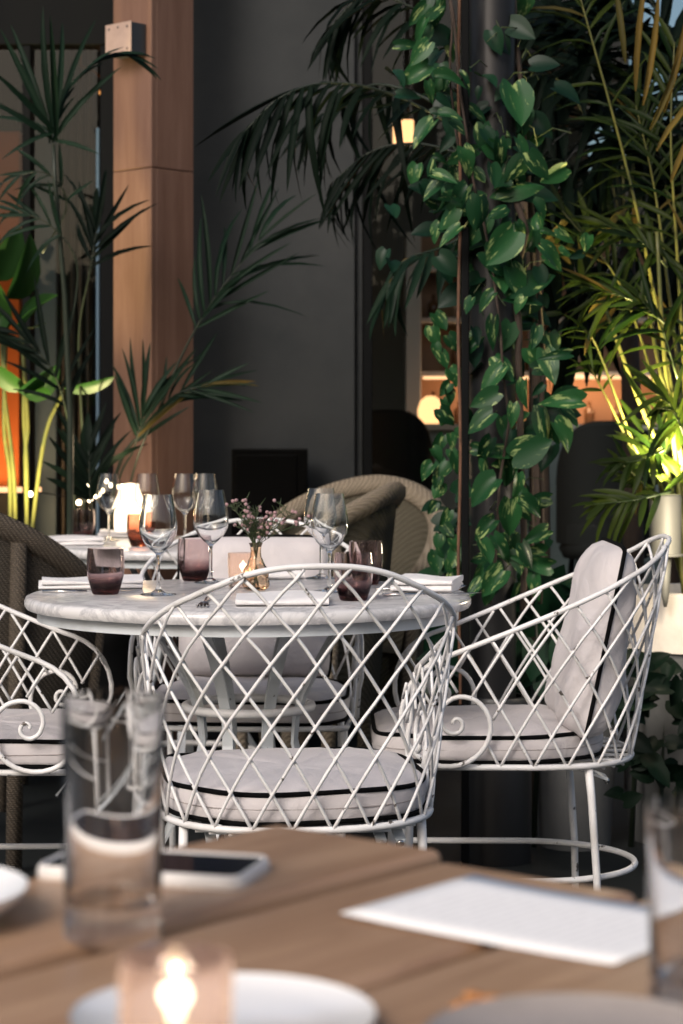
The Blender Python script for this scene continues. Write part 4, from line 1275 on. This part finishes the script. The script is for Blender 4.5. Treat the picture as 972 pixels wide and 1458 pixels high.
# small trailing sprays left of the pipe
for (px0, py0, cnt) in ((628, 470, 5), (632, 540, 6), (640, 610, 6), (628, 660, 5), (630, 740, 7), (640, 800, 6)):
    for k in range(cnt):
        c = P(px0 + lr.uniform(-14, 14), py0 + 12 * k - 20 + lr.uniform(-6, 6), 5.25)
        s_ = lr.uniform(20, 32) * 5.25 / FPX
        put_leaf(vine, vb, (LM + LMD)[lr.randrange(6)], c, Vector((lr.uniform(-1, 1), -.2, -1)), Vector((lr.uniform(-.5, .5), -1, .4)), s_)
STEMS = [([(742, 870), (742, 700), (741, 560), (738, 480), (732, 420), (745, 330), (720, 240)], .0085, 5.16), ([(772, 860), (770, 650), (772, 500), (768, 380), (755, 300), (742, 160), (735, -20)], .0060, 5.24),
         ([(700, 860), (712, 700), (720, 600), (716, 480), (690, 320), (664, 230), (650, 100), (640, -10)], .0035, 5.12), ([(640, 0), (645, 60), (635, 110), (655, 230)], .003, 5.14), ([(752, 860), (757, 620), (758, 440), (750, 200)], .0055, 5.3)]
for pts, r_, Y in STEMS:
    pp_ = [P(a, b_, Y) - vb + Vector((lr.uniform(-.006, .006), lr.uniform(-.01, .01), 0)) for a, b_ in pts]
    fine = []
    for i in range(len(pp_) - 1):
        for k in range(4):
            fine.append(pp_[i].lerp(pp_[i + 1], k / 4) + Vector((.003 * math.sin(i * 4 + k), .003 * math.cos(i * 3 + k), 0)))
    fine.append(pp_[-1])
    q = MB(); q.tube(fine, r_, 7); q.build("stem", m_vinestem, vine)

# ------------------------------------------------------------------ palms
def leaflet_mesh(mt, droop, fold=.25):
    q = MB(); rows = []
    for (t, w_) in ((0, .25), (.08, .62), (.25, .95), (.5, 1.0), (.75, .72), (.92, .32), (1, .0)):
        z = -droop * t * t; y = t * (1 - .25 * droop * t)
        rows += [(-w_ / 2, y, z + fold * w_ * .12), (0, y, z), (w_ / 2, y, z + fold * w_ * .12)]
    fs = []
    for j in range(6):
        for k in range(2): fs.append((j * 3 + k, j * 3 + k + 1, j * 3 + k + 4, j * 3 + k + 3))
    q.add(rows, fs); return q.mesh("leaflet", mt)
LF = {}
def lf(mt, k):
    key = (mt.name, k)
    if key not in LF: LF[key] = leaflet_mesh(mt, (.06, .22, .45, .85)[k])
    return LF[key]
def spline(pts, n):
    pts = [Vector(p) for p in pts]; out = []
    ext = [pts[0] * 2 - pts[1]] + pts + [pts[-1] * 2 - pts[-2]]
    for i in range(n + 1):
        u = (len(pts) - 1) * i / n; k = min(int(u), len(pts) - 2); f = u - k
        a, b_, c, d = ext[k], ext[k + 1], ext[k + 2], ext[k + 3]
        out.append(.5 * ((2 * b_) + (c - a) * f + (2 * a - 5 * b_ + 4 * c - d) * f * f + (3 * b_ - a - 3 * c + d) * f ** 3))
    return out
pr = random.Random(5)
def frond(plant, pix, n, L, W, mt, stem_mt, r0=.005, start=.3, ang=(62, 24), droop=.35, up=Vector((0, -1, .5)), sides=(1, -1), lenprof=None, dk=None, jit=.16):
    """pix: (px, py, Y) points of the midrib; n leaflets a side"""
    base = Vector(plant.location)
    pts = [P(*p) if len(p) == 3 else Vector(p) for p in pix]
    path = spline(pts, 24)
    q = MB(); q.tube([p - base for p in path], [r0 * (1 - .8 * i / 24) for i in range(25)], 6)
    fr = q.build("frond", stem_mt, plant)
    for i in range(n):
        s_ = start + (1 - start) * (i + .5) / n
        k = s_ * 24; k0 = min(int(k), 23); p = path[k0].lerp(path[k0 + 1], k - k0)
        t = (path[k0 + 1] - path[k0]).normalized()
        sd_ = t.cross(up).normalized()
        v = (s_ - start) / (1 - start)
        a0 = ang[0] + (ang[1] - ang[0]) * v
        ll = L * (lenprof(v) if lenprof else (.45 + .55 * math.sin(math.pi * min(1, v * .85 + .12))))
        for sg in sides:
            a = R(a0 + pr.uniform(-9, 9))
            d = t * math.cos(a) + sd_ * (sg * math.sin(a)) + Vector((0, 0, -droop * pr.uniform(.5, 1.3))) + Vector((pr.uniform(-jit, jit), pr.uniform(-jit, jit), pr.uniform(-jit, jit)))
            nn = up + Vector((pr.uniform(-.4, .4), pr.uniform(-.3, .3), pr.uniform(-.3, .3)))
            l_ = ll * pr.uniform(.82, 1.1)
            if pr.random() < .06: continue
            o = new_obj("leaflet", lf(m_gold if (pr.random() < .035 and mt is not m_palmd) else mt, dk if dk is not None else pr.randrange(4)), fr)
            o.matrix_local = Matrix.Translation(p - base) @ orient(d, nn, (W * pr.uniform(.8, 1.15), l_, l_))
    return fr
def blade(plant, px, py, Y, dpx, dpy, W, mt, k=0, dY=0.0, up=Vector((0, -1, .3)), parent=None):
    base = Vector(plant.location); a = P(px, py, Y); b_ = P(px + dpx, py + dpy, Y + dY)
    d = b_ - a; o = new_obj("leaflet", lf(mt, k), parent or plant)
    o.matrix_local = Matrix.Translation(a - base) @ orient(d, up + Vector((pr.uniform(-.4, .4), 0, pr.uniform(-.3, .3))), (W, d.length, d.length))
    return o

def pot(label, px, Y, r, h, mat, name="planter", taper=.85, lower=None):
    o = thing(name, label, "planter", (X(px, Y), Y, 0), 0)
    if lower:
        q = MB(); q.lathe([(0, 0), (r * taper, 0), (r * .93, h * .5), (r * .97, h - .155), (0, h - .155)], 40); q.build("shaded_bowl", lower, o, sharp=50)  # shade below the rim put into a darker stone colour
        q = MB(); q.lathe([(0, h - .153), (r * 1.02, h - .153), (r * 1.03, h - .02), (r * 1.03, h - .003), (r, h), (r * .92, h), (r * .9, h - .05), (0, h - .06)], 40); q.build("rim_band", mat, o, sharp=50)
    else:
        q = MB(); q.lathe([(0, 0), (r * taper, 0), (r * (taper * .4 + .6), h * .5), (r, h - .05), (r * 1.03, h - .045), (r * 1.03, h - .003), (r, h), (r * .92, h), (r * .9, h - .05)], 40); q.build("pot", mat, o, sharp=50)
    q = MB(); q.lathe([(0, h - .04), (r * .5, h - .035), (r * .91, h - .045)], 24); q.build("soil", m_soil, o)
    return o

# left palm, between far table and pillar
lp1 = thing("kentia_palm", "dark green palm fanning up in front of the oak pillar", "palm", (X(150, 6.72), 6.72, 0))
pot("dark planter of the palm before the oak pillar", 150, 6.72, .15, .45, m_blackpot)
sl_ = lambda v: .75 + .4 * math.sin(math.pi * v)
frond(lp1, [(150, 900, 6.72), (166, 672, 6.68), (217, 602, 6.62), (252, 521, 6.58), (277, 471, 6.55), (312, 415, 6.52), (375, 335, 6.5)], 10, .30, .015, m_palm, m_dstem, .007, .66, (40, 14), -.15, lenprof=sl_)
frond(lp1, [(140, 900, 6.7), (165, 700, 6.66), (190, 640, 6.62), (205, 585, 6.6)], 7, .26, .016, m_palm, m_dstem, .006, .70, (40, 12), -.15, lenprof=sl_)
frond(lp1, [(160, 900, 6.7), (185, 690, 6.62), (235, 575, 6.6), (300, 545, 6.58)], 8, .20, .013, m_palm, m_dstem, .005, .62, (34, 12), .2, lenprof=sl_)
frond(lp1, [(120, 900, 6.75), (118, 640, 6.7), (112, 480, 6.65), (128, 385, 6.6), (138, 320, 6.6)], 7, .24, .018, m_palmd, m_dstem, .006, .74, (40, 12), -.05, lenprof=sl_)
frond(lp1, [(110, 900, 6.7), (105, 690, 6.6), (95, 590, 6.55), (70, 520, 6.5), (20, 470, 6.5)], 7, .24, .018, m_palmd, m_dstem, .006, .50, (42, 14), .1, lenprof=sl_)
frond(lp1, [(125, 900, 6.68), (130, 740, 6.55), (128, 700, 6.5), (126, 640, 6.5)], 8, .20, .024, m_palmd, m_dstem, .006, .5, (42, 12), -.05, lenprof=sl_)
# fan of leaves at upper left, nearer
lp2 = thing("fan_palm", "tall palm whose dark leaves fan out at the upper left corner", "palm", (X(98, 6.3), 6.3, 0))
q = MB(); q.tube([Vector((0, 0, .1)), P(100, 600, 6.3) - lp2.location, P(92, 420, 6.25) - lp2.location, P(78, 260, 6.2) - lp2.location, P(76, 205, 6.2) - lp2.location], [.012, .010, .008, .006, .005], 7); q.build("trunk", m_dstem, lp2)
for (dx, dy, w_, k) in ((-88,-150,.034,0),(-62,-170,.034,0),(-34,-196,.034,1),(-8,-200,.032,0),(20,-205,.030,1),(48,-190,.030,1),(-96,-108,.034,0),(-110,-78,.032,1),(82,-128,.030,2),(-116,-50,.03,1),(58,6,.026,1),(-70,12,.024,2)):
    blade(lp2, 77 + pr.uniform(-4, 4), 200 + pr.uniform(-12, 4), 6.2, dx * pr.uniform(.85, 1.05), dy * pr.uniform(.85, 1.05), w_ * .62, m_palm, k, pr.uniform(-.2, .2))
q = MB(); arch = spline([P(70, 205, 6.2), P(92, 140, 6.16), P(125, 98, 6.12), (P(165, 76, 6.1)), P(190, 82, 6.1)], 18)
for i in range(17):
    o = new_obj("leaflet", lf(m_palm, 1), lp2); d = arch[i + 1] - arch[i]
    d = d.normalized() + Vector((pr.uniform(-.2, .2), -.1, -.12 if i > 9 else .1)); o.matrix_local = Matrix.Translation(arch[i] - lp2.location) @ orient(d, Vector((0, -.7, 1)), (.018, .13, .13))
frond(lp2, [(60, 360, 6.3), (95, 290, 6.25), (60, 245, 6.2), (-10, 265, 6.2)], 6, .15, .014, m_palm, m_dstem, .004, .3, (40, 16), .25)
frond(lp2, [(95, 500, 6.3), (110, 380, 6.25), (70, 320, 6.2), (20, 300, 6.2)], 5, .2, .014, m_palm, m_dstem, .004, .5, (40, 16), .2)

# strelitzia at the left edge, lit from below
st = thing("bird_of_paradise", "broad leaved plant at the left edge lit yellow from below", "plant", (X(20, 6.75), 6.75, 0))
pot("planter of the broad leaved plant at the left edge", 20, 6.75, .16, .42, m_blackpot)
def paddle(mt, curl, fold):
    q = MB(); rows = []
    for (t, w_) in ((0, .05), (.08, .55), (.2, .86), (.4, 1.0), (.6, .95), (.8, .68), (.93, .32), (1, 0)):
        for s_ in (-1, -.5, 0, .5, 1):
            rows.append((s_ * w_ * .5, t, fold * abs(s_) * w_ * .3 - curl * t * t))
    fs = [(j * 5 + k, j * 5 + k + 1, j * 5 + k + 6, j * 5 + k + 5) for j in range(7) for k in range(4)]
    q.add(rows, fs); return q.mesh("leaf", mt)
PD = [paddle(m_strel, .1, .3), paddle(m_strel, .35, .6)]
for (px, py, dx, dy, w_, k, up) in ((10,425,48,-72,.11,1,(.8,-.6,.3)),(8,470,-30,-80,.10,0,(-.3,-1,.2)),(30,470,28,-60,.10,1,(-.6,-.5,.8)),(36,470,22,-8,.09,0,(.1,-.5,1)),(30,560,52,-22,.10,1,(-.1,-.6,-1)),(34,556,-46,-34,.09,0,(0,-.5,-1)),(35,562,34,-6,.06,0,(0,-.6,1)),(92,553,70,-10,.07,0,(0,-.5,-1)),(-2,400,30,-72,.09,0,(.3,-1,0)),(5,440,-20,40,.08,1,(0,-1,.3))):
    base = Vector(st.location); a = P(px, py, 6.7); b_ = P(px + dx, py + dy, 6.62)
    d = b_ - a; o = new_obj("leaf", PD[k], st); o.matrix_local = Matrix.Translation(a - base) @ orient(d, Vector(up), (w_, d.length, d.length))
for pts in ([(12, 900), (14, 690), (5, 600), (10, 430)], [(24, 900), (20, 690), (6, 560), (2, 470)], [(36, 900), (38, 680), (34, 600), (34, 556)], [(44, 900), (36, 660), (39, 600), (30, 470)], [(30, 900), (60, 640), (90, 555)]):
    q = MB(); q.tube([p - Vector(st.location) for p in spline([P(a, b_, 6.72) for a, b_ in pts], 14)], .007, 7); q.build("stem", m_cane, st)
ul = thing("ground_spotlight", "small ground spotlight below the broad leaved plant at left", "spotlight", (X(24, 6.55), 6.55, 0))
q = MB(); q.lathe([(0, .0), (.03, 0), (.012, .02), (.012, .42), (.035, .44), (.035, .52), (.03, .525), (.028, .515), (0, .515)], 18); q.build("housing", m_black, ul)
q = MB(); q.lathe([(0, .5165), (.027, .5165)], 18); q.build("lens", m_uplens, ul)
light("spot_beam", ul, (0, 0, .535), 170, (1, .84, .40), 'SPOT', .025, (0, .12, 2.2), 62, .7)

# dark palm arching in from the column towards the left
cp_ = thing("arching_palm", "dark palm with long fronds arching left across the charcoal wall", "palm", (X(770, 5.9), 5.9, 0))
q = MB(); q.tube([Vector((0, 0, 0)), P(770, 700, 5.9) - cp_.location, P(760, 350, 5.85) - cp_.location, P(740, 260, 5.8) - cp_.location], [.03, .026, .022, .018], 8); q.build("trunk", m_vinestem, cp_)
dl_ = lambda v: .55 + .5 * math.sin(math.pi * (v * .9 + .05))
UPF = Vector((0, -.45, 1))
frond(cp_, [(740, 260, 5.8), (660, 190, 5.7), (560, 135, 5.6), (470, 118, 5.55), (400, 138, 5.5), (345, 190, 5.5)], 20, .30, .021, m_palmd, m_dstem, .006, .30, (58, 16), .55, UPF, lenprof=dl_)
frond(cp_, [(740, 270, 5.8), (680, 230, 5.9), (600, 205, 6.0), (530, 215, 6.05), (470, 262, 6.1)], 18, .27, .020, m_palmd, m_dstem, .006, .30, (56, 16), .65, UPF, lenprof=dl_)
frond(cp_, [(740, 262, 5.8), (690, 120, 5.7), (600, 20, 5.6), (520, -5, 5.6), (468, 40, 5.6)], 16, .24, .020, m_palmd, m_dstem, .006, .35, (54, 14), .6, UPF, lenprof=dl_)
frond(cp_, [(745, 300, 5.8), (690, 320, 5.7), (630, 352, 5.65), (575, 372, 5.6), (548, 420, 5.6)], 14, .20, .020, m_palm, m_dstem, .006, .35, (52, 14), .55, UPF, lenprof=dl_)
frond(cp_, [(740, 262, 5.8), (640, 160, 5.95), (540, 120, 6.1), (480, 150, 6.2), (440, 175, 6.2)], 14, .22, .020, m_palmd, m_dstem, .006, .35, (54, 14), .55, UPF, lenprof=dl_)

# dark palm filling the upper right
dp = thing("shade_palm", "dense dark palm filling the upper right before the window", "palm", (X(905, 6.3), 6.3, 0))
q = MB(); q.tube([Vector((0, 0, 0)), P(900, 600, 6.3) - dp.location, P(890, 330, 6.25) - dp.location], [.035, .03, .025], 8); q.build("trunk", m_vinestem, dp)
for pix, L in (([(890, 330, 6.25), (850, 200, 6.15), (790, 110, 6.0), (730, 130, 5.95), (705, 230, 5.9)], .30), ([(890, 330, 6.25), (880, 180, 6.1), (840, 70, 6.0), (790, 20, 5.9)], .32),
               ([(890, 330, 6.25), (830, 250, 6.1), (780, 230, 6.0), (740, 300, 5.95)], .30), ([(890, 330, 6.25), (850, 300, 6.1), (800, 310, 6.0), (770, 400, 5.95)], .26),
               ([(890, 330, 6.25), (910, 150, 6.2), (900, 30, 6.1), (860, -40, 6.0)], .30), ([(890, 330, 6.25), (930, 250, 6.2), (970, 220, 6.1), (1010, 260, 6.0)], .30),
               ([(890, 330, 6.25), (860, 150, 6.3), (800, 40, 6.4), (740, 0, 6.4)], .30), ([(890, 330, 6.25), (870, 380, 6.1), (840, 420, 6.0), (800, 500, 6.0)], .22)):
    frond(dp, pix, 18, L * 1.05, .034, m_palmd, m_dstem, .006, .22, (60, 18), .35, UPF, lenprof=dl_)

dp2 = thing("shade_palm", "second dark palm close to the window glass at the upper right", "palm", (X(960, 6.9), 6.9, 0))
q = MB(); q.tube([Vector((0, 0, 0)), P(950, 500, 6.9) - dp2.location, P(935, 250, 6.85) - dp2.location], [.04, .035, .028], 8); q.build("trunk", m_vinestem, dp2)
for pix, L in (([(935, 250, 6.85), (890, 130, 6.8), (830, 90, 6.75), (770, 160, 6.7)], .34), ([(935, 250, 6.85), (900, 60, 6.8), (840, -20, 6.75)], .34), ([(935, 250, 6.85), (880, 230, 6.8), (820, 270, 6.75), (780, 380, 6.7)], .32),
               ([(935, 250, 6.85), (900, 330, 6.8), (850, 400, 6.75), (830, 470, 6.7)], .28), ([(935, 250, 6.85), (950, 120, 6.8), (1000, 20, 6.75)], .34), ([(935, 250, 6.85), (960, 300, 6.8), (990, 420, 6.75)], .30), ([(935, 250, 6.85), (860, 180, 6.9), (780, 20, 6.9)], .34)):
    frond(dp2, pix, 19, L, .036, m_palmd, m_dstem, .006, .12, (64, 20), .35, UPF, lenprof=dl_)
# areca palm in the cream pot, lit from below
ap = thing("areca_palm", "areca palm with yellow canes in the cream pot at the right edge", "palm", (X(985, 5.55), 5.55, .60))
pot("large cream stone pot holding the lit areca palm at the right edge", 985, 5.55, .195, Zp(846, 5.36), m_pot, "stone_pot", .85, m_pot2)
CAN = [[(985, 870, 5.55), (940, 690, 5.45), (905, 640, 5.4), (852, 500, 5.35), (832, 470, 5.3)], [(985, 870, 5.55), (950, 700, 5.5), (912, 660, 5.45), (860, 560, 5.4), (838, 520, 5.4)],
       [(985, 870, 5.55), (958, 640, 5.5), (930, 540, 5.5), (880, 400, 5.5), (800, 300, 5.5)], [(985, 870, 5.55), (962, 600, 5.5), (935, 440, 5.5), (895, 250, 5.45), (838, 40, 5.4), (815, -40, 5.4)],
       [(985, 870, 5.55), (968, 560, 5.6), (950, 400, 5.6), (930, 260, 5.6), (905, 150, 5.6)], [(985, 870, 5.55), (975, 560, 5.5), (965, 380, 5.45), (955, 200, 5.4), (960, 60, 5.4)],
       [(985, 870, 5.55), (982, 620, 5.45), (990, 420, 5.4), (1000, 250, 5.4)], [(985, 870, 5.55), (945, 740, 5.4), (915, 690, 5.3), (885, 660, 5.25)]]
UPA = Vector((-.2, -.7, .7))
specs = [(6, .12, .013, .68), (5, .10, .013, .74), (11, .18, .014, .6), (14, .2, .014, .62), (14, .22, .015, .56), (14, .22, .015, .5), (12, .2, .015, .45), (7, .12, .015, .5)]
for pix, (n, L, W, s0) in zip(CAN, specs):
    frond(ap, pix, n, L, W, m_areca, m_cane, .0075, s0, (52, 16), .12, UPA)
for (px, py, Y, dx, dy, n, L) in ((945, 640, 5.3, -62, 20, 9, .13), (960, 470, 5.4, -120, -60, 12, .18), (965, 540, 5.35, -50, -110, 10, .16), (955, 700, 5.2, -110, 18, 10, .12), (975, 620, 5.25, -40, -60, 9, .15), (950, 380, 5.45, -90, -60, 11, .18)):
    frond(ap, [(px, py, Y), (px + dx * .5, py + dy * .7, Y - .05), (px + dx, py + dy, Y - .08)], n, L, .017, m_areca, m_stem, .0035, .1, (50, 14), .15, UPA)
for k in range(46):
    a_ = pr.uniform(-1, 1)
    px, py, Y = pr.uniform(915, 985), pr.uniform(590, 700), pr.uniform(5.28, 5.5)
    blade(ap, px, py, Y, pr.uniform(-70, 45), pr.uniform(-75, 10), .015, m_areca, pr.randrange(3), pr.uniform(-.05, .05))
for pts in ([(975, 850, 5.42), (955, 690, 5.40), (905, 560, 5.38), (862, 440, 5.36)], [(980, 850, 5.45), (965, 680, 5.42), (945, 500, 5.4), (935, 330, 5.4)], [(990, 850, 5.4), (968, 640, 5.38), (938, 520, 5.36), (920, 420, 5.36)]):
    q = MB(); q.tube([p - Vector(ap.location) for p in spline([P(*p) for p in pts], 16)], [.008 - .003 * i / 16 for i in range(17)], 7); q.build("cane", m_cane, ap)
# golden broad blades at the top right, warm uplight put into their colour
for k, (px, py, dx, dy) in enumerate(((905, 130, 8, -190), (915, 150, 40, -200), (925, 185, 70, -150), (935, 215, 70, -130), (955, 260, 40, -110), (890, 90, -14, -140), (945, 160, 50, -190))):
    blade(ap, px, py, 5.2, dx, dy, .016, m_gold, 1 + k % 2, -.05)
for pix in ([(960, 330, 6.0), (930, 180, 5.95), (895, 70, 5.9), (850, 20, 5.85)], [(975, 330, 6.0), (965, 160, 5.95), (940, 30, 5.9), (900, -30, 5.9)], [(980, 300, 6.0), (985, 150, 5.9), (960, 60, 5.9), (920, 40, 5.85)], [(990, 330, 6.05), (950, 230, 6.0), (900, 190, 6.0), (850, 230, 6.0)]):
    frond(dp2, pix, 17, .26, .030, m_palmd, m_dstem, .006, .1, (62, 20), .25, UPF, lenprof=dl_)
for k in range(26):
    px, py = pr.uniform(780, 960), pr.uniform(290, 450)
    blade(ap, px, py, pr.uniform(5.5, 5.9), pr.uniform(-60, 50), pr.uniform(-60, 50), .018, m_gold if pr.random() < .5 else m_areca, pr.randrange(3))
# spotlight in the pot
sp = thing("pot_spotlight", "steel spotlight standing in the cream pot under the areca palm", "spotlight", (X(947, 5.33), 5.33, Zp(846, 5.36) - .03))
zb0 = sp.location.z
q = MB(); q.lathe([(0, Zp(790, 5.33) - zb0), (.04, Zp(790, 5.33) - zb0), (.041, Zp(706, 5.33) - zb0), (.038, Zp(704, 5.33) - zb0), (.036, Zp(710, 5.33) - zb0), (0, Zp(711, 5.33) - zb0)], 28)
m_brush = M("brushed_steel", (.16, .16, .14), rough=.6, metal=.3)
q.build("housing", m_brush, sp, sharp=40)
q = MB(); q.lathe([(.012, Zp(792, 5.33) - zb0), (.046, Zp(792, 5.33) - zb0), (.046, Zp(789, 5.33) - zb0), (.041, Zp(788, 5.33) - zb0)], 28); q.build("flange", m_brush, sp)
q = MB(); q.lathe([(0, 0), (.004, 0), (.010, .03), (.016, Zp(793, 5.33) - zb0), (0, Zp(792.5, 5.33) - zb0)], 14); q.build("spike", m_brush, sp)
q = MB(); q.lathe([(0, Zp(709, 5.33) - zb0), (.034, Zp(709, 5.33) - zb0)], 24); q.build("lens", m_uplens, sp)
light("spot_beam", sp, (0, 0, Zp(700, 5.33) - zb0), 270, (1, .80, .34), 'SPOT', .03, (.0, .10, 2.4), 100, .8)
light("pot_fill_light", sp, (.02, -.22, Zp(760, 5.33) - zb0), 6.0, (1, .84, .62), size=.04)  # added lamp brightening the pot, in place of bounced spotlight

# white stone planter behind the right chair and its dark shrub
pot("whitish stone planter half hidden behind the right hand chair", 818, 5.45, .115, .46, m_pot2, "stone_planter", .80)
sh = thing("leafy_shrub", "dark leafy undergrowth behind the right hand chair", "shrub", (X(800, 5.5), 5.5, 0))
sbv = Vector(sh.location)
for k in range(150):
    if k < 70: c = Vector((X(lr.uniform(640, 860), 5.4), lr.uniform(5.32, 5.6), Zp(lr.uniform(835, 1010), 5.4)))
    elif k < 118: c = Vector((X(lr.uniform(880, 1000), 5.25), lr.uniform(5.14, 5.3), Zp(lr.uniform(935, 1140), 5.2)))
    else: c = Vector((X(lr.uniform(620, 720), 5.5), lr.uniform(5.4, 5.7), Zp(lr.uniform(700, 900), 5.5)))
    s_ = lr.uniform(.06, .12) if k < 70 else lr.uniform(.045, .085)
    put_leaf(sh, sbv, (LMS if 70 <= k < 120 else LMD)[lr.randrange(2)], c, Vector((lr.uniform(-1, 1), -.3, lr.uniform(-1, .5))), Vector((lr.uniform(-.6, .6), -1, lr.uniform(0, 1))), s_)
for (px, top) in ((700, 850), (760, 830), (820, 840), (900, 930), (940, 950), (660, 760)):
    q = MB(); q.tube([Vector((X(px, 5.4) - sbv.x, -.08, .0)), P(px + 8, 1000, 5.4) - sbv, P(px, top, 5.4) - sbv], [.008, .006, .003], 6); q.build("stem", m_dstem, sh)
